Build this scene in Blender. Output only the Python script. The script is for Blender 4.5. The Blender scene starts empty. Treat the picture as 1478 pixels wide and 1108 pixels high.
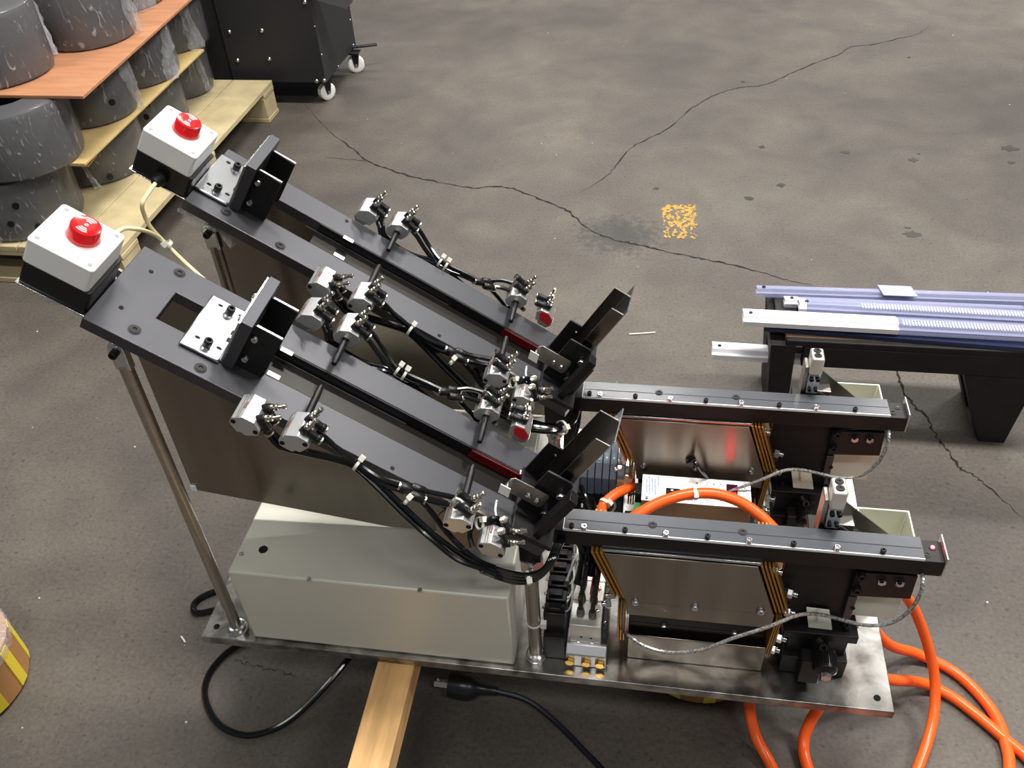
import bpy, bmesh, math, random
from mathutils import Vector as V, Matrix as MX, noise
random.seed(7)
SC = bpy.context.scene
COL = SC.collection
F = 0.20                                   # height of the machine's base plate above the floor
# ------------------------------------------------------------------ camera
RR = ((0.9867444878604319, 0.15353770887514373, -0.052549858519557714),
      (-0.059990518998337544, 0.6459957512053891, 0.7609800437954304),
      (0.15078611775413553, -0.7477403703010534, 0.6466435535244122))
CP = V((0.5179284165440621, -0.5582118808409714, 0.9161840198143036 + F))
FP = 1297.843
cam = bpy.data.cameras.new('camera')
co = bpy.data.objects.new('camera', cam)
COL.objects.link(co)
m = MX(RR).transposed().to_4x4()
m.translation = CP
co.matrix_world = m
cam.sensor_fit = 'HORIZONTAL'
cam.sensor_width = 36.0
cam.lens = FP / 1478 * 36.0
cam.clip_start = 0.02
SC.camera = co
# ------------------------------------------------------------------ world, lights, exposure
W = bpy.data.worlds.new('world')
SC.world = W
W.use_nodes = True
W.node_tree.nodes['Background'].inputs[0].default_value = (0.80, 0.90, 1.0, 1)
W.node_tree.nodes['Background'].inputs[1].default_value = 0.13
SC.view_settings.view_transform = 'Standard'
SC.view_settings.look = 'None'
SC.view_settings.exposure = 0.22
SC.view_settings.gamma = 1.0
SC.view_settings.use_curve_mapping = False
for lx, ly, lw in ((-2.5, -1.9, 8), (0.2, -1.9, 32), (2.8, -1.9, 32), (-2.5, 0.9, 10), (0.7, 0.9, 128), (3.2, 0.9, 128),
                   (-2.5, 4.0, 26), (0.1, 4.0, 70), (2.7, 4.0, 90), (-2.5, 7.2, 50), (0.1, 7.2, 70), (2.7, 7.2, 80)):
    ld = bpy.data.lights.new('ceiling_lamp', 'AREA')
    ld.shape = 'RECTANGLE'
    ld.size = 1.3
    ld.size_y = 0.35
    ld.energy = lw
    ld.color = (1.0, 0.975, 0.93)
    lo = bpy.data.objects.new('ceiling_lamp', ld)
    lo.location = (lx, ly, 4.0)
    COL.objects.link(lo)


# ------------------------------------------------------------------ helpers
def s2l(c):
    return tuple(((v / 255) / 12.92 if v / 255 < 0.04045 else ((v / 255 + 0.055) / 1.055) ** 2.4) for v in c)


MATS = {}


def mat(name, rgb=(128, 128, 128), rough=0.5, metal=0.0, var=0.0, scale=40.0, bump=0.0, bscale=200.0,
        emit=None, estr=0.0, trans=0.0, ior=1.45, alpha=1.0, spec=0.5, coat=0.0, stretch=None, rgb2=None):
    if name in MATS:
        return MATS[name]
    mt = bpy.data.materials.new(name)
    mt.use_nodes = True
    nt = mt.node_tree
    b = nt.nodes['Principled BSDF']
    c = s2l(rgb)
    b.inputs['Base Color'].default_value = (*c, 1)
    b.inputs['Roughness'].default_value = rough
    b.inputs['Metallic'].default_value = metal
    b.inputs['IOR'].default_value = ior
    b.inputs['Alpha'].default_value = alpha
    b.inputs['Specular IOR Level'].default_value = spec
    b.inputs['Transmission Weight'].default_value = trans
    b.inputs['Coat Weight'].default_value = coat
    if emit:
        b.inputs['Emission Color'].default_value = (*s2l(emit), 1)
        b.inputs['Emission Strength'].default_value = estr
    if var or rgb2 or bump:
        tc = nt.nodes.new('ShaderNodeTexCoord')
        vec = tc.outputs['Object']
        if stretch:
            mp = nt.nodes.new('ShaderNodeMapping')
            mp.inputs['Scale'].default_value = stretch
            nt.links.new(vec, mp.inputs[0])
            vec = mp.outputs[0]
    if var or rgb2:
        n = nt.nodes.new('ShaderNodeTexNoise')
        n.inputs['Scale'].default_value = scale
        n.inputs['Detail'].default_value = 5
        nt.links.new(vec, n.inputs['Vector'])
        r = nt.nodes.new('ShaderNodeValToRGB')
        r.color_ramp.elements[0].position = 0.32
        r.color_ramp.elements[1].position = 0.68
        lo = tuple(v * (1 - var) for v in c)
        hi = s2l(rgb2) if rgb2 else tuple(min(1, v * (1 + var)) for v in c)
        r.color_ramp.elements[0].color = (*lo, 1)
        r.color_ramp.elements[1].color = (*hi, 1)
        nt.links.new(n.outputs['Fac'], r.inputs[0])
        nt.links.new(r.outputs[0], b.inputs['Base Color'])
    if bump:
        n2 = nt.nodes.new('ShaderNodeTexNoise')
        n2.inputs['Scale'].default_value = bscale
        n2.inputs['Detail'].default_value = 4
        nt.links.new(vec, n2.inputs['Vector'])
        bp = nt.nodes.new('ShaderNodeBump')
        bp.inputs['Strength'].default_value = bump
        bp.inputs['Distance'].default_value = 0.002
        nt.links.new(n2.outputs['Fac'], bp.inputs['Height'])
        nt.links.new(bp.outputs[0], b.inputs['Normal'])
    MATS[name] = mt
    return mt


def cr(pts, k=8):
    """Catmull-Rom through pts"""
    P = [V(q) for q in pts]
    if len(P) < 3:
        return P
    out = []
    for i in range(len(P) - 1):
        a = P[i - 1] if i else P[0] * 2 - P[1]
        b, c = P[i], P[i + 1]
        d = P[i + 2] if i + 2 < len(P) else P[-1] * 2 - P[-2]
        for j in range(k):
            t = j / k
            out.append(0.5 * ((2 * b) + (c - a) * t + (2 * a - 5 * b + 4 * c - d) * t * t + (3 * b - a - 3 * c + d) * t ** 3))
    out.append(P[-1])
    return out


def frame(axis):
    z = V(axis).normalized()
    x = z.orthogonal().normalized()
    return x, z.cross(x), z


class MB:
    """collects shapes (world coordinates) for ONE mesh object"""

    def __init__(s, mx=None):
        s.v, s.f, s.mx = [], [], mx

    def add(s, vs, fs, mx=None):
        o = len(s.v)
        mm = mx if mx is not None else s.mx
        for q in vs:
            q = V(q)
            s.v.append(mm @ q if mm is not None else q)
        s.f += [[i + o for i in f] for f in fs]
        return s

    def box(s, x0, x1, y0, y1, z0, z1, mx=None):
        vs = [(x, y, z) for z in (z0, z1) for y in (y0, y1) for x in (x0, x1)]
        return s.add(vs, [(0, 2, 3, 1), (4, 5, 7, 6), (0, 1, 5, 4), (2, 6, 7, 3), (0, 4, 6, 2), (1, 3, 7, 5)], mx)

    def prism(s, poly, d0, d1, ax='z', mx=None):
        """poly of 2D points extruded along ax from d0 to d1; ax y: (x,z) points, ax x: (y,z), ax z: (x,y)"""
        def P(p, d):
            return (p[0], p[1], d) if ax == 'z' else ((p[0], d, p[1]) if ax == 'y' else (d, p[0], p[1]))
        n = len(poly)
        vs = [P(q, d0) for q in poly] + [P(q, d1) for q in poly]
        fs = [list(range(n))[::-1], list(range(n, 2 * n))] + [(i, (i + 1) % n, n + (i + 1) % n, n + i) for i in range(n)]
        return s.add(vs, fs, mx)

    def lathe(s, prof, p0, axis, seg=16, mx=None, cap=True):
        """prof: list of (r, d) along the axis from p0"""
        x, y, z = frame(axis)
        p0 = V(p0)
        vs, fs = [], []
        for r, d in prof:
            for i in range(seg):
                a = 2 * math.pi * i / seg
                vs.append(p0 + z * d + (x * math.cos(a) + y * math.sin(a)) * r)
        for k in range(len(prof) - 1):
            for i in range(seg):
                j = (i + 1) % seg
                fs.append((k * seg + i, k * seg + j, (k + 1) * seg + j, (k + 1) * seg + i))
        if cap:
            fs.append(list(range(seg))[::-1])
            fs.append(list(range((len(prof) - 1) * seg, len(prof) * seg)))
        return s.add(vs, fs, mx)

    def cyl(s, p0, p1, r, seg=14, r2=None, mx=None):
        d = V(p1) - V(p0)
        return s.lathe([(r, 0), (r if r2 is None else r2, d.length)], p0, d, seg, mx)

    def tube(s, pts, r, seg=8, k=8, mx=None):
        P = cr(pts, k)
        n = len(P)
        t = (P[1] - P[0]).normalized()
        x = t.orthogonal().normalized()
        vs, fs = [], []
        for i in range(n):
            t = (P[min(i + 1, n - 1)] - P[max(i - 1, 0)]).normalized()
            x = (x - t * x.dot(t)).normalized()
            y = t.cross(x)
            for j in range(seg):
                a = 2 * math.pi * j / seg
                vs.append(P[i] + (x * math.cos(a) + y * math.sin(a)) * r)
        for i in range(n - 1):
            for j in range(seg):
                q = (j + 1) % seg
                fs.append((i * seg + j, i * seg + q, (i + 1) * seg + q, (i + 1) * seg + j))
        fs.append(list(range(seg))[::-1])
        fs.append(list(range((n - 1) * seg, n * seg)))
        return s.add(vs, fs, mx)

    def strip(s, pts, ws, z, up=0.0004):
        """flat irregular ribbon on a horizontal surface"""
        P = [V(q) for q in pts]
        vs, fs = [], []
        for i, q in enumerate(P):
            t = (P[min(i + 1, len(P) - 1)] - P[max(i - 1, 0)]).normalized()
            nrm = V((-t.y, t.x, 0))
            vs += [q + nrm * ws[i], q - nrm * ws[i]]
        for i in range(len(P) - 1):
            fs.append((2 * i, 2 * i + 1, 2 * i + 3, 2 * i + 2))
        return s.add([(q[0], q[1], z + up) for q in vs], fs)

    def mesh(s, name, m, smooth=35, center=None):
        me = bpy.data.meshes.new(name)
        c = center or V((0, 0, 0))
        me.from_pydata([tuple(q - c) for q in s.v], [], s.f)
        bm = bmesh.new()
        bm.from_mesh(me)
        bmesh.ops.recalc_face_normals(bm, faces=bm.faces)
        bm.to_mesh(me)
        bm.free()
        me.materials.append(m)
        if smooth:
            for p in me.polygons:
                p.use_smooth = True
            me.set_sharp_from_angle(angle=math.radians(smooth))
        return me

    def build(s, name, m, parent=None, bevel=0.0, smooth=35, seg=2):
        if parent is None:
            xs = [q.x for q in s.v]
            ys = [q.y for q in s.v]
            zs = [q.z for q in s.v]
            c = V(((min(xs) + max(xs)) / 2, (min(ys) + max(ys)) / 2, min(zs)))
        else:
            r = parent
            while r.parent:
                r = r.parent
            c = r.location.copy()
        o = bpy.data.objects.new(name, s.mesh(name, m, smooth, c))
        COL.objects.link(o)
        if parent is None:
            o.location = c
        else:
            o.parent = parent
        if bevel:
            b = o.modifiers.new('bevel', 'BEVEL')
            b.width = bevel
            b.segments = seg
            b.limit_method = 'ANGLE'
            b.angle_limit = math.radians(40)
        return o


def tag(o, label=None, cat=None, group=None, kind=None):
    if label: o['label'] = label
    if cat: o['category'] = cat
    if group: o['group'] = group
    if kind: o['kind'] = kind
    return o


def thing(name, loc, label, cat, group=None):
    o = bpy.data.objects.new(name, None)
    o.empty_display_size = 0.02
    o.location = loc
    COL.objects.link(o)
    return tag(o, label, cat, group)


def kids(o):
    return [c for c in bpy.data.objects if c.parent == o]


def copy_tree(o, parent=None, off=None):
    c = o.copy()
    COL.objects.link(c)
    c.parent = parent
    if off is not None:
        c.location = o.location + V(off)
    for ch in CH.get(o.name, []):
        copy_tree(ch, c)
    return c


CH = {}


def index():
    CH.clear()
    for o in bpy.data.objects:
        if o.parent:
            CH.setdefault(o.parent.name, []).append(o)


def put(name, me, parent, mx):
    """a small repeated part sharing mesh data, mx in world coordinates"""
    o = bpy.data.objects.new(name, me)
    COL.objects.link(o)
    r = parent
    while r.parent:
        r = r.parent
    o.parent = parent
    o.matrix_local = MX.Translation(-r.location) @ mx
    return o


def orient(p, axis):
    x, y, z = frame(axis)
    return MX(((x.x, y.x, z.x, p[0]), (x.y, y.y, z.y, p[1]), (x.z, y.z, z.z, p[2]), (0, 0, 0, 1)))


RT = MX(RR).transposed()


def ray(u, v):
    return (RT @ V(((u - 739) / FP, -(v - 554) / FP, -1))).normalized()


def at(u, v, z=-F):
    """point of the photograph on the level z (machine heights: plate top = 0, floor = -F), world coordinates"""
    d = ray(u, v)
    return CP + d * ((z + F - CP.z) / d.z)


def aty(u, v, y):
    d = ray(u, v)
    return CP + d * ((y - CP.y) / d.y)


AL = 0.5794
CA, SA = math.cos(AL), math.sin(AL)
UU, NN = V((CA, 0, -SA)), V((SA, 0, CA))
TO = V((0.033, 0, 0.4789 + F))
INC = MX(((CA, 0, SA, TO.x), (0, 1, 0, TO.y), (-SA, 0, CA, TO.z), (0, 0, 0, 1)))


def tp(s, t, h):
    return INC @ V((s, t, h))


def att(u, v, h=0.0):
    d = ray(u, v)
    q = TO + NN * h
    return CP + d * ((q - CP).dot(NN) / d.dot(NN))


DY = 0.206

# ------------------------------------------------------------------ materials
M_anod = mat('grey_anodised_aluminium', (84, 84, 88), 0.38, 0.75, bump=0.03, bscale=900, var=0.06, scale=12)
M_black = mat('black_anodised_aluminium', (26, 25, 26), 0.45, 0.2)
M_blackp = mat('black_plastic', (20, 20, 21), 0.32)
M_hose = mat('black_hose_plastic', (14, 15, 16), 0.16, coat=0.3)
M_steel = mat('brushed_steel', (176, 172, 164), 0.28, 1.0, var=0.1, scale=60, stretch=(1, 1, 12))
M_mirror = mat('dark_polished_steel', (138, 131, 122), 0.22, 1.0, var=0.12, scale=25, stretch=(1, 1, 0.15))
M_brush = mat('brushed_panel_steel', (150, 141, 130), 0.34, 1.0, var=0.14, scale=30, stretch=(1, 1, 0.05))
_b = M_brush.node_tree.nodes['Principled BSDF']
_b.inputs['Anisotropic'].default_value = 0.85
_t = M_brush.node_tree.nodes.new('ShaderNodeTangent')
_t.direction_type = 'RADIAL'
_t.axis = 'Y'
_t2 = M_brush.node_tree.nodes.new('ShaderNodeCombineXYZ')
_t2.inputs[2].default_value = 1.0
M_brush.node_tree.links.new(_t2.outputs[0], _b.inputs['Tangent'])
M_chan = mat('dark_polished_channel', (44, 42, 40), 0.32, 0.8)
M_zinc = mat('zinc_plated_steel', (214, 216, 218), 0.22, 1.0)
M_alu = mat('bare_aluminium', (206, 207, 208), 0.38, 0.85)
M_nick = mat('nickel_plated_brass', (216, 210, 196), 0.2, 1.0)
M_brass = mat('yellow_brass', (205, 164, 78), 0.25, 1.0)
M_spring = mat('amber_leaf_spring', (176, 128, 58), 0.3, 0.5)
M_cover = mat('grey_green_sheet_metal', (214, 212, 199), 0.42, 0.15, var=0.05, scale=6)
M_white = mat('white_plastic', (248, 247, 244), 0.35)
M_offw = mat('off_white_nylon', (224, 222, 210), 0.4)
M_cream = mat('cream_plastic', (222, 222, 204), 0.4)
M_red = mat('red_translucent_plastic', (228, 22, 26), 0.18, trans=0.35, coat=0.5)
M_redd = mat('deep_red', (98, 12, 20), 0.4, 0.2)
M_orange = mat('orange_polyurethane_hose', (255, 102, 36), 0.28)
M_cable = mat('cream_cable_sheath', (236, 222, 172), 0.45)
M_braid = mat('clear_braided_sheath', (176, 176, 172), 0.22, 0.3, rgb2=(84, 82, 80), scale=420, coat=.5)
M_wood = mat('pale_pine', (222, 176, 118), 0.6, var=0.22, scale=9, stretch=(9, 1, 9), bump=0.1)
M_pallet = mat('pallet_timber', (196, 180, 140), 0.75, var=0.16, scale=14, bump=0.2)
M_ply = mat('reddish_plywood', (186, 130, 94), 0.65, var=0.12, scale=8, stretch=(1, 6, 1))
M_tan = mat('tan_cardboard', (206, 180, 122), 0.75, var=0.1, scale=12)
M_roll = mat('dark_grey_sleeve', (84, 84, 86), 0.42, var=0.06, scale=5, coat=0.3)
M_cab = mat('black_powder_coat', (42, 42, 45), 0.5, bump=0.1, bscale=900)
M_benchb = mat('black_painted_timber', (24, 22, 22), 0.6, var=0.3, scale=30, bump=0.25, bscale=90)
M_bwood = mat('worn_brown_timber', (138, 106, 76), 0.7, var=0.4, scale=14, stretch=(1, 6, 6))
M_dark = mat('dark_hole', (6, 6, 6), 0.8)
M_card = mat('brown_carton', (176, 128, 78), 0.7, var=0.12, scale=18)
M_tape = mat('yellow_tape', (238, 212, 60), 0.4)


def film_mat(name, a0, a1, tint=(235, 238, 245)):
    mt = bpy.data.materials.new(name)
    mt.use_nodes = True
    nt = mt.node_tree
    b = nt.nodes['Principled BSDF']
    b.inputs['Base Color'].default_value = (*s2l(tint), 1)
    b.inputs['Roughness'].default_value = 0.14
    tc = nt.nodes.new('ShaderNodeTexCoord')
    mp = nt.nodes.new('ShaderNodeMapping')
    mp.inputs['Rotation'].default_value = (0.3, 0.2, 0.7)
    mp.inputs['Scale'].default_value = (1, 1, 0.35)
    nt.links.new(tc.outputs['Object'], mp.inputs[0])
    n = nt.nodes.new('ShaderNodeTexNoise')
    n.inputs['Scale'].default_value = 55
    n.inputs['Detail'].default_value = 5
    n.inputs['Distortion'].default_value = 2.2
    nt.links.new(mp.outputs[0], n.inputs['Vector'])
    r = nt.nodes.new('ShaderNodeMapRange')
    r.inputs[1].default_value = 0.60
    r.inputs[2].default_value = 0.80
    r.inputs[3].default_value = a0
    r.inputs[4].default_value = a1
    nt.links.new(n.outputs['Fac'], r.inputs[0])
    nt.links.new(r.outputs[0], b.inputs['Alpha'])
    bp = nt.nodes.new('ShaderNodeBump')
    bp.inputs['Strength'].default_value = 0.9
    bp.inputs['Distance'].default_value = 0.01
    nt.links.new(n.outputs['Fac'], bp.inputs['Height'])
    nt.links.new(bp.outputs[0], b.inputs['Normal'])
    return mt


M_film = film_mat('clear_stretch_film', 0.03, 0.5)
M_filmw = film_mat('bunched_stretch_film', 0.25, 0.9)


def tube_mat(name, tint, alpha):
    mt = mat(name, tint, 0.12, alpha=alpha, coat=0.4)
    return mt


M_clear = tube_mat('clear_lilac_plastic', (186, 190, 224), 0.30)
M_clearw = tube_mat('glare_white_plastic', (244, 244, 250), 0.9)  # clear plastic with its white glare put into the colour
M_clearb = tube_mat('dark_blue_tinted_plastic', (52, 58, 92), 0.7)


def base_plate_mat():
    mt = mat('ground_steel_plate', (150, 150, 150), 0.3, 1.0)
    nt = mt.node_tree
    b = nt.nodes['Principled BSDF']
    tc = nt.nodes.new('ShaderNodeTexCoord')
    n = nt.nodes.new('ShaderNodeTexNoise')
    n.inputs['Scale'].default_value = 26
    n.inputs['Detail'].default_value = 6
    n.inputs['Distortion'].default_value = 0.6
    nt.links.new(tc.outputs['Object'], n.inputs['Vector'])
    r = nt.nodes.new('ShaderNodeValToRGB')
    e = r.color_ramp.elements
    e[0].position, e[0].color = 0.36, (*s2l((112, 108, 104)), 1)
    e[1].position, e[1].color = 0.66, (*s2l((206, 204, 200)), 1)
    nt.links.new(n.outputs['Fac'], r.inputs[0])
    nt.links.new(r.outputs[0], b.inputs['Base Color'])
    q = nt.nodes.new('ShaderNodeMapRange')
    q.inputs[3].default_value, q.inputs[4].default_value = 0.42, 0.2
    nt.links.new(n.outputs['Fac'], q.inputs[0])
    nt.links.new(q.outputs[0], b.inputs['Roughness'])
    return mt


M_plate = base_plate_mat()


def floor_mat():
    mt = mat('worn_concrete', (120, 114, 104), 0.62)
    nt = mt.node_tree
    b = nt.nodes['Principled BSDF']
    tc = nt.nodes.new('ShaderNodeTexCoord')

    def noise_(sc, det, dist=0.0):
        n = nt.nodes.new('ShaderNodeTexNoise')
        n.inputs['Scale'].default_value = sc
        n.inputs['Detail'].default_value = det
        n.inputs['Distortion'].default_value = dist
        nt.links.new(tc.outputs['Object'], n.inputs['Vector'])
        return n

    def ramp(src, p0, c0, p1, c1):
        r = nt.nodes.new('ShaderNodeValToRGB')
        e = r.color_ramp.elements
        e[0].position, e[0].color = p0, (*c0, 1)
        e[1].position, e[1].color = p1, (*c1, 1)
        nt.links.new(src, r.inputs[0])
        return r.outputs[0]

    def mul(a, c, fac=1.0):
        x = nt.nodes.new('ShaderNodeMix')
        x.data_type = 'RGBA'
        x.blend_type = 'MULTIPLY'
        x.inputs[0].default_value = fac
        nt.links.new(a, x.inputs[6])
        nt.links.new(c, x.inputs[7])
        return x.outputs[2]
    big = ramp(noise_(0.8, 5).outputs[0], 0.3, s2l((72, 67, 62)), 0.72, s2l((107, 100, 92)))
    mid = ramp(noise_(9, 8, 0.4).outputs[0], 0.3, (0.84, 0.85, 0.86), 0.7, (1.10, 1.09, 1.07))
    fine = ramp(noise_(170, 4).outputs[0], 0.32, (0.84, 0.84, 0.84), 0.68, (1.14, 1.14, 1.14))
    spk = ramp(noise_(150, 3, 0.5).outputs[0], 0.27, (0.55, 0.55, 0.55), 0.40, (1, 1, 1))
    scuff = ramp(noise_(3.2, 9, 1.2).outputs[0], 0.36, (0.86, 0.86, 0.88), 0.64, (1.13, 1.12, 1.10))
    c = mul(mul(mul(mul(big, scuff), mid), fine), spk)
    # pitted dark patch beside the flaked yellow paint (wear with a shape of its own)
    pc = at(893, 340)
    mp = nt.nodes.new('ShaderNodeMapping')
    mp.vector_type = 'POINT'
    mp.inputs['Location'].default_value = (-pc.x / 0.23, -pc.y / 0.20, 0)
    mp.inputs['Scale'].default_value = (1 / 0.23, 1 / 0.20, 0)
    nt.links.new(tc.outputs['Object'], mp.inputs[0])
    ln = nt.nodes.new('ShaderNodeVectorMath')
    ln.operation = 'LENGTH'
    nt.links.new(mp.outputs[0], ln.inputs[0])
    pn = noise_(60, 4)
    ad = nt.nodes.new('ShaderNodeMath')
    ad.operation = 'ADD'
    nt.links.new(ln.outputs['Value'], ad.inputs[0])
    nt.links.new(pn.outputs[0], ad.inputs[1])
    patch = ramp(ad.outputs[0], 0.75, (0.55, 0.59, 0.63), 1.45, (1, 1, 1))
    c = mul(c, patch)
    nt.links.new(c, b.inputs['Base Color'])
    bp = nt.nodes.new('ShaderNodeBump')
    bp.inputs['Strength'].default_value = 0.35
    bp.inputs['Distance'].default_value = 0.003
    nt.links.new(noise_(120, 6).outputs[0], bp.inputs['Height'])
    nt.links.new(bp.outputs[0], b.inputs['Normal'])
    return mt


# ------------------------------------------------------------------ floor
fl = MB().add([(-7, -3, 0), (7, -3, 0), (7, 11, 0), (-7, 11, 0)], [(0, 1, 2, 3)]).build('floor', floor_mat())
fl.location = (0, 0, 0)
fl.data.transform(MX.Translation(V((0, 4, 0))))
tag(fl, 'worn grey concrete workshop floor with long cracks', kind='structure')
cl = MB().box(-7, 7, -3, 11, 4.6, 4.66).build('ceiling', mat('pale_workshop_ceiling', (150, 150, 148), .8))
tag(cl, 'plain pale workshop ceiling above the lamps', kind='structure')
M_crack = mat('crack_shadow', (34, 30, 27), 0.95)
M_stain = mat('dark_oil_stain', (46, 42, 38), 0.45)
M_ypaint = mat('flaked_yellow_paint', (184, 146, 62), 0.6)
M_debris = mat('pale_debris', (214, 212, 202), 0.6)


def crack(px, w0, w1, seed):
    rnd = random.Random(seed)
    P = cr([at(*q) for q in px], 7)
    Q, wd = [], []
    for i, q in enumerate(P):
        f = i / (len(P) - 1)
        Q.append(q + V((rnd.uniform(-1, 1), rnd.uniform(-1, 1), 0)) * 0.003)
        wd.append((w0 + (w1 - w0) * f) * 1.3 * rnd.uniform(0.3, 1.5) * min(1, 6 * (1 - f) + 0.12, 6 * f + 0.12))
    return MB().strip(Q, wd, 0).build('crack', M_crack, fl, smooth=0)


crack([(440, 150), (470, 184), (505, 212), (530, 232), (565, 246), (600, 256), (640, 264), (680, 271), (715, 269), (745, 274), (790, 292),
       (822, 306), (845, 328), (880, 344), (915, 352), (950, 360), (1000, 371), (1050, 381), (1100, 393), (1135, 404), (1172, 412)], .0022, .0019, 1)
crack([(468, 227), (490, 229), (512, 231), (530, 233)], .0007, .0009, 2)
crack([(828, 284), (865, 262), (886, 243), (905, 218), (935, 200), (968, 183), (1000, 155), (1040, 134), (1072, 126), (1105, 122), (1140, 107), (1180, 90),
       (1212, 78), (1228, 68), (1262, 64), (1300, 55), (1322, 50), (1343, 37)], .0012, .0017, 3)
crack([(1285, 520), (1295, 541), (1303, 563), (1322, 588), (1336, 600), (1352, 630), (1370, 652), (1385, 676), (1410, 690), (1440, 715), (1478, 748)], .0022, .0012, 4)
crack([(335, 952), (360, 958), (380, 965), (410, 970), (425, 975)], .0006, .0006, 5)


def blob(px, rx, ry, m, name, n=14, z=0.0006, seed=0):
    rnd = random.Random(seed)
    c = at(*px)
    pts = []
    for i in range(n):
        a = 2 * math.pi * i / n
        k = rnd.uniform(0.6, 1.2)
        pts.append((c.x + math.cos(a) * rx * k, c.y + math.sin(a) * ry * k))
    return MB().prism(pts, 0.0001, z).build(name, m, fl, smooth=0)


for i, (u, v, a, b_) in enumerate([(1318, 231, .012, .012), (1326, 222, .005, .005), (1457, 214, .022, .018), (1459, 235, .01, .009), (1316, 338, .02, .014), (1310, 329, .008, .005),
                                   (1081, 286, .012, .01), (1072, 118, .006, .008), (1312, 83, .007, .008), (1220, 220, .012, .01), (1128, 267, .012, .01), (1100, 212, .010, .01), (948, 272, .01, .006)]):
    blob((u, v), a, b_, M_stain, 'stain', seed=i + 20)
# flaked yellow paint mark: one flake per patch left on the concrete
rnd = random.Random(5)
ypb = MB()
for i in range(1500):
    u, v = rnd.uniform(957, 1005), rnd.uniform(296, 344)
    if noise.noise(V((u * .17, v * .20, 2.2))) + .35 * noise.noise(V((u * .5, v * .6, 7.7))) < (-.04 if v < 326 else .12):
        continue
    c = at(u + (v - 318) * 0.1, v)
    n = 5
    rr = rnd.uniform(.0010, .0036)
    a0 = rnd.uniform(0, 6)
    pts = [(c.x + math.cos(a0 + 6.283 * k / n) * rr * rnd.uniform(.4, 1.6), c.y + math.sin(a0 + 6.283 * k / n) * rr * rnd.uniform(.4, 1.6)) for k in range(n)]
    ypb.add([(q[0], q[1], 0.0004 + 0.0000004 * i) for q in pts], [list(range(n))])
tag(ypb.build('paint_mark', M_ypaint, fl, smooth=0), 'flaked square mark of yellow floor paint', kind='stuff')
rnd = random.Random(9)
gb = MB()
for i in range(60):
    c = at(rnd.uniform(20, 1460), rnd.uniform(20, 1100))
    rr = rnd.uniform(.0006, .0022)
    gb.lathe([(rr, 0), (rr * .6, rr * .8)], (c.x, c.y, 0.0001), (rnd.uniform(-.3, .3), rnd.uniform(-.3, .3), 1), 5)
tag(gb.build('grit', M_debris, fl, smooth=0), 'pale grit scattered on the concrete', kind='stuff')
q = [at(908, 483), at(925, 482), at(946, 480.5)]
tag(MB().tube([(p.x, p.y, .0016) for p in q], .0016, 6).build('cable_tie_offcut', M_offw), 'cut off end of a white cable tie lying on the floor near the far chute', 'offcut')
q = [at(262, 919), at(268, 928)]
tag(MB().tube([(p.x, p.y, .0016) for p in q], .0014, 6).build('wire_offcut', M_offw), 'short pale wire offcut on the floor left of the steel base plate', 'offcut')


def atx(u, v, x):
    d = ray(u, v)
    return CP + d * ((x - CP.x) / d.x)


# ------------------------------------------------------------------ pallet and wrapped rolls (upper left)
PX, PY0, PY1, PXL = -0.657, 0.985, 1.945, -1.16
pal = thing('pallet', (-.91, 1.46, 0), 'pale timber pallet carrying the wrapped dark grey rolls', 'pallet')
nb = 4
for i in range(nb):
    w = (PX - PXL) / nb
    MB().box(PXL + i * w + .0012, PXL + (i + 1) * w - .0012, PY0, PY1, .086, .10).build('deck_board', M_pallet, pal, .0015)
for y in (PY0, (PY0 + PY1) / 2 - .04, PY1 - .08):
    MB().box(PXL, PX, y + .002, y + .078, .074, .0858).build('cross_board', M_pallet, pal, .0015)
    for x in (PX - .082, (PX + PXL) / 2, PXL + .002):
        MB().box(x, x + .08, y + .001, y + .079, .0135, .0738).build('block', M_pallet, pal, .002)
for y in (PY0, (PY0 + PY1) / 2 - .04, PY1 - .08):
    MB().box(PXL, PX, y, y + .08, 0.0005, .0133).build('bottom_board', M_pallet, pal, .0015)


def sheet(name, m, x1, y0, x0, y1, z, th, label, cat, sk=0.0, seed=1):
    return tag(MB().prism([(x0, y0), (x1, y0), (x1 - sk, y1), (x0, y1)], z, z + th).build(name, m, bevel=.001), label, cat)


ZT, ZB = F + .05, F + .20
sheet('cardboard_sheet', M_tan, -.745, 1.10, -1.12, 1.79, ZT - .006, .006, 'tan cardboard sheet between the bottom and middle layers of rolls', 'cardboard', .02)
sheet('plywood_sheet', M_ply, -.697, 1.112, -1.12, 1.95, ZB - .007, .007, 'reddish brown plywood sheet under the topmost layer of rolls', 'plywood', .055)
# torn cardboard corner flap
f0 = [at(100, 238, .045), at(134, 214, .045), at(139, 224, .035), at(127, 239, .02), at(111, 233, .03)]
tag(MB().add([tuple(q) for q in f0] + [tuple(q + V((0, 0, -.003))) for q in f0],
             [(0, 1, 2, 3, 4), (9, 8, 7, 6, 5)] + [(i, (i + 1) % 5, 5 + (i + 1) % 5, 5 + i) for i in range(5)]).build('cardboard_flap', M_tan, smooth=0),
    'torn tan cardboard flap bent over the corner of a lower roll', 'cardboard')


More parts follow.
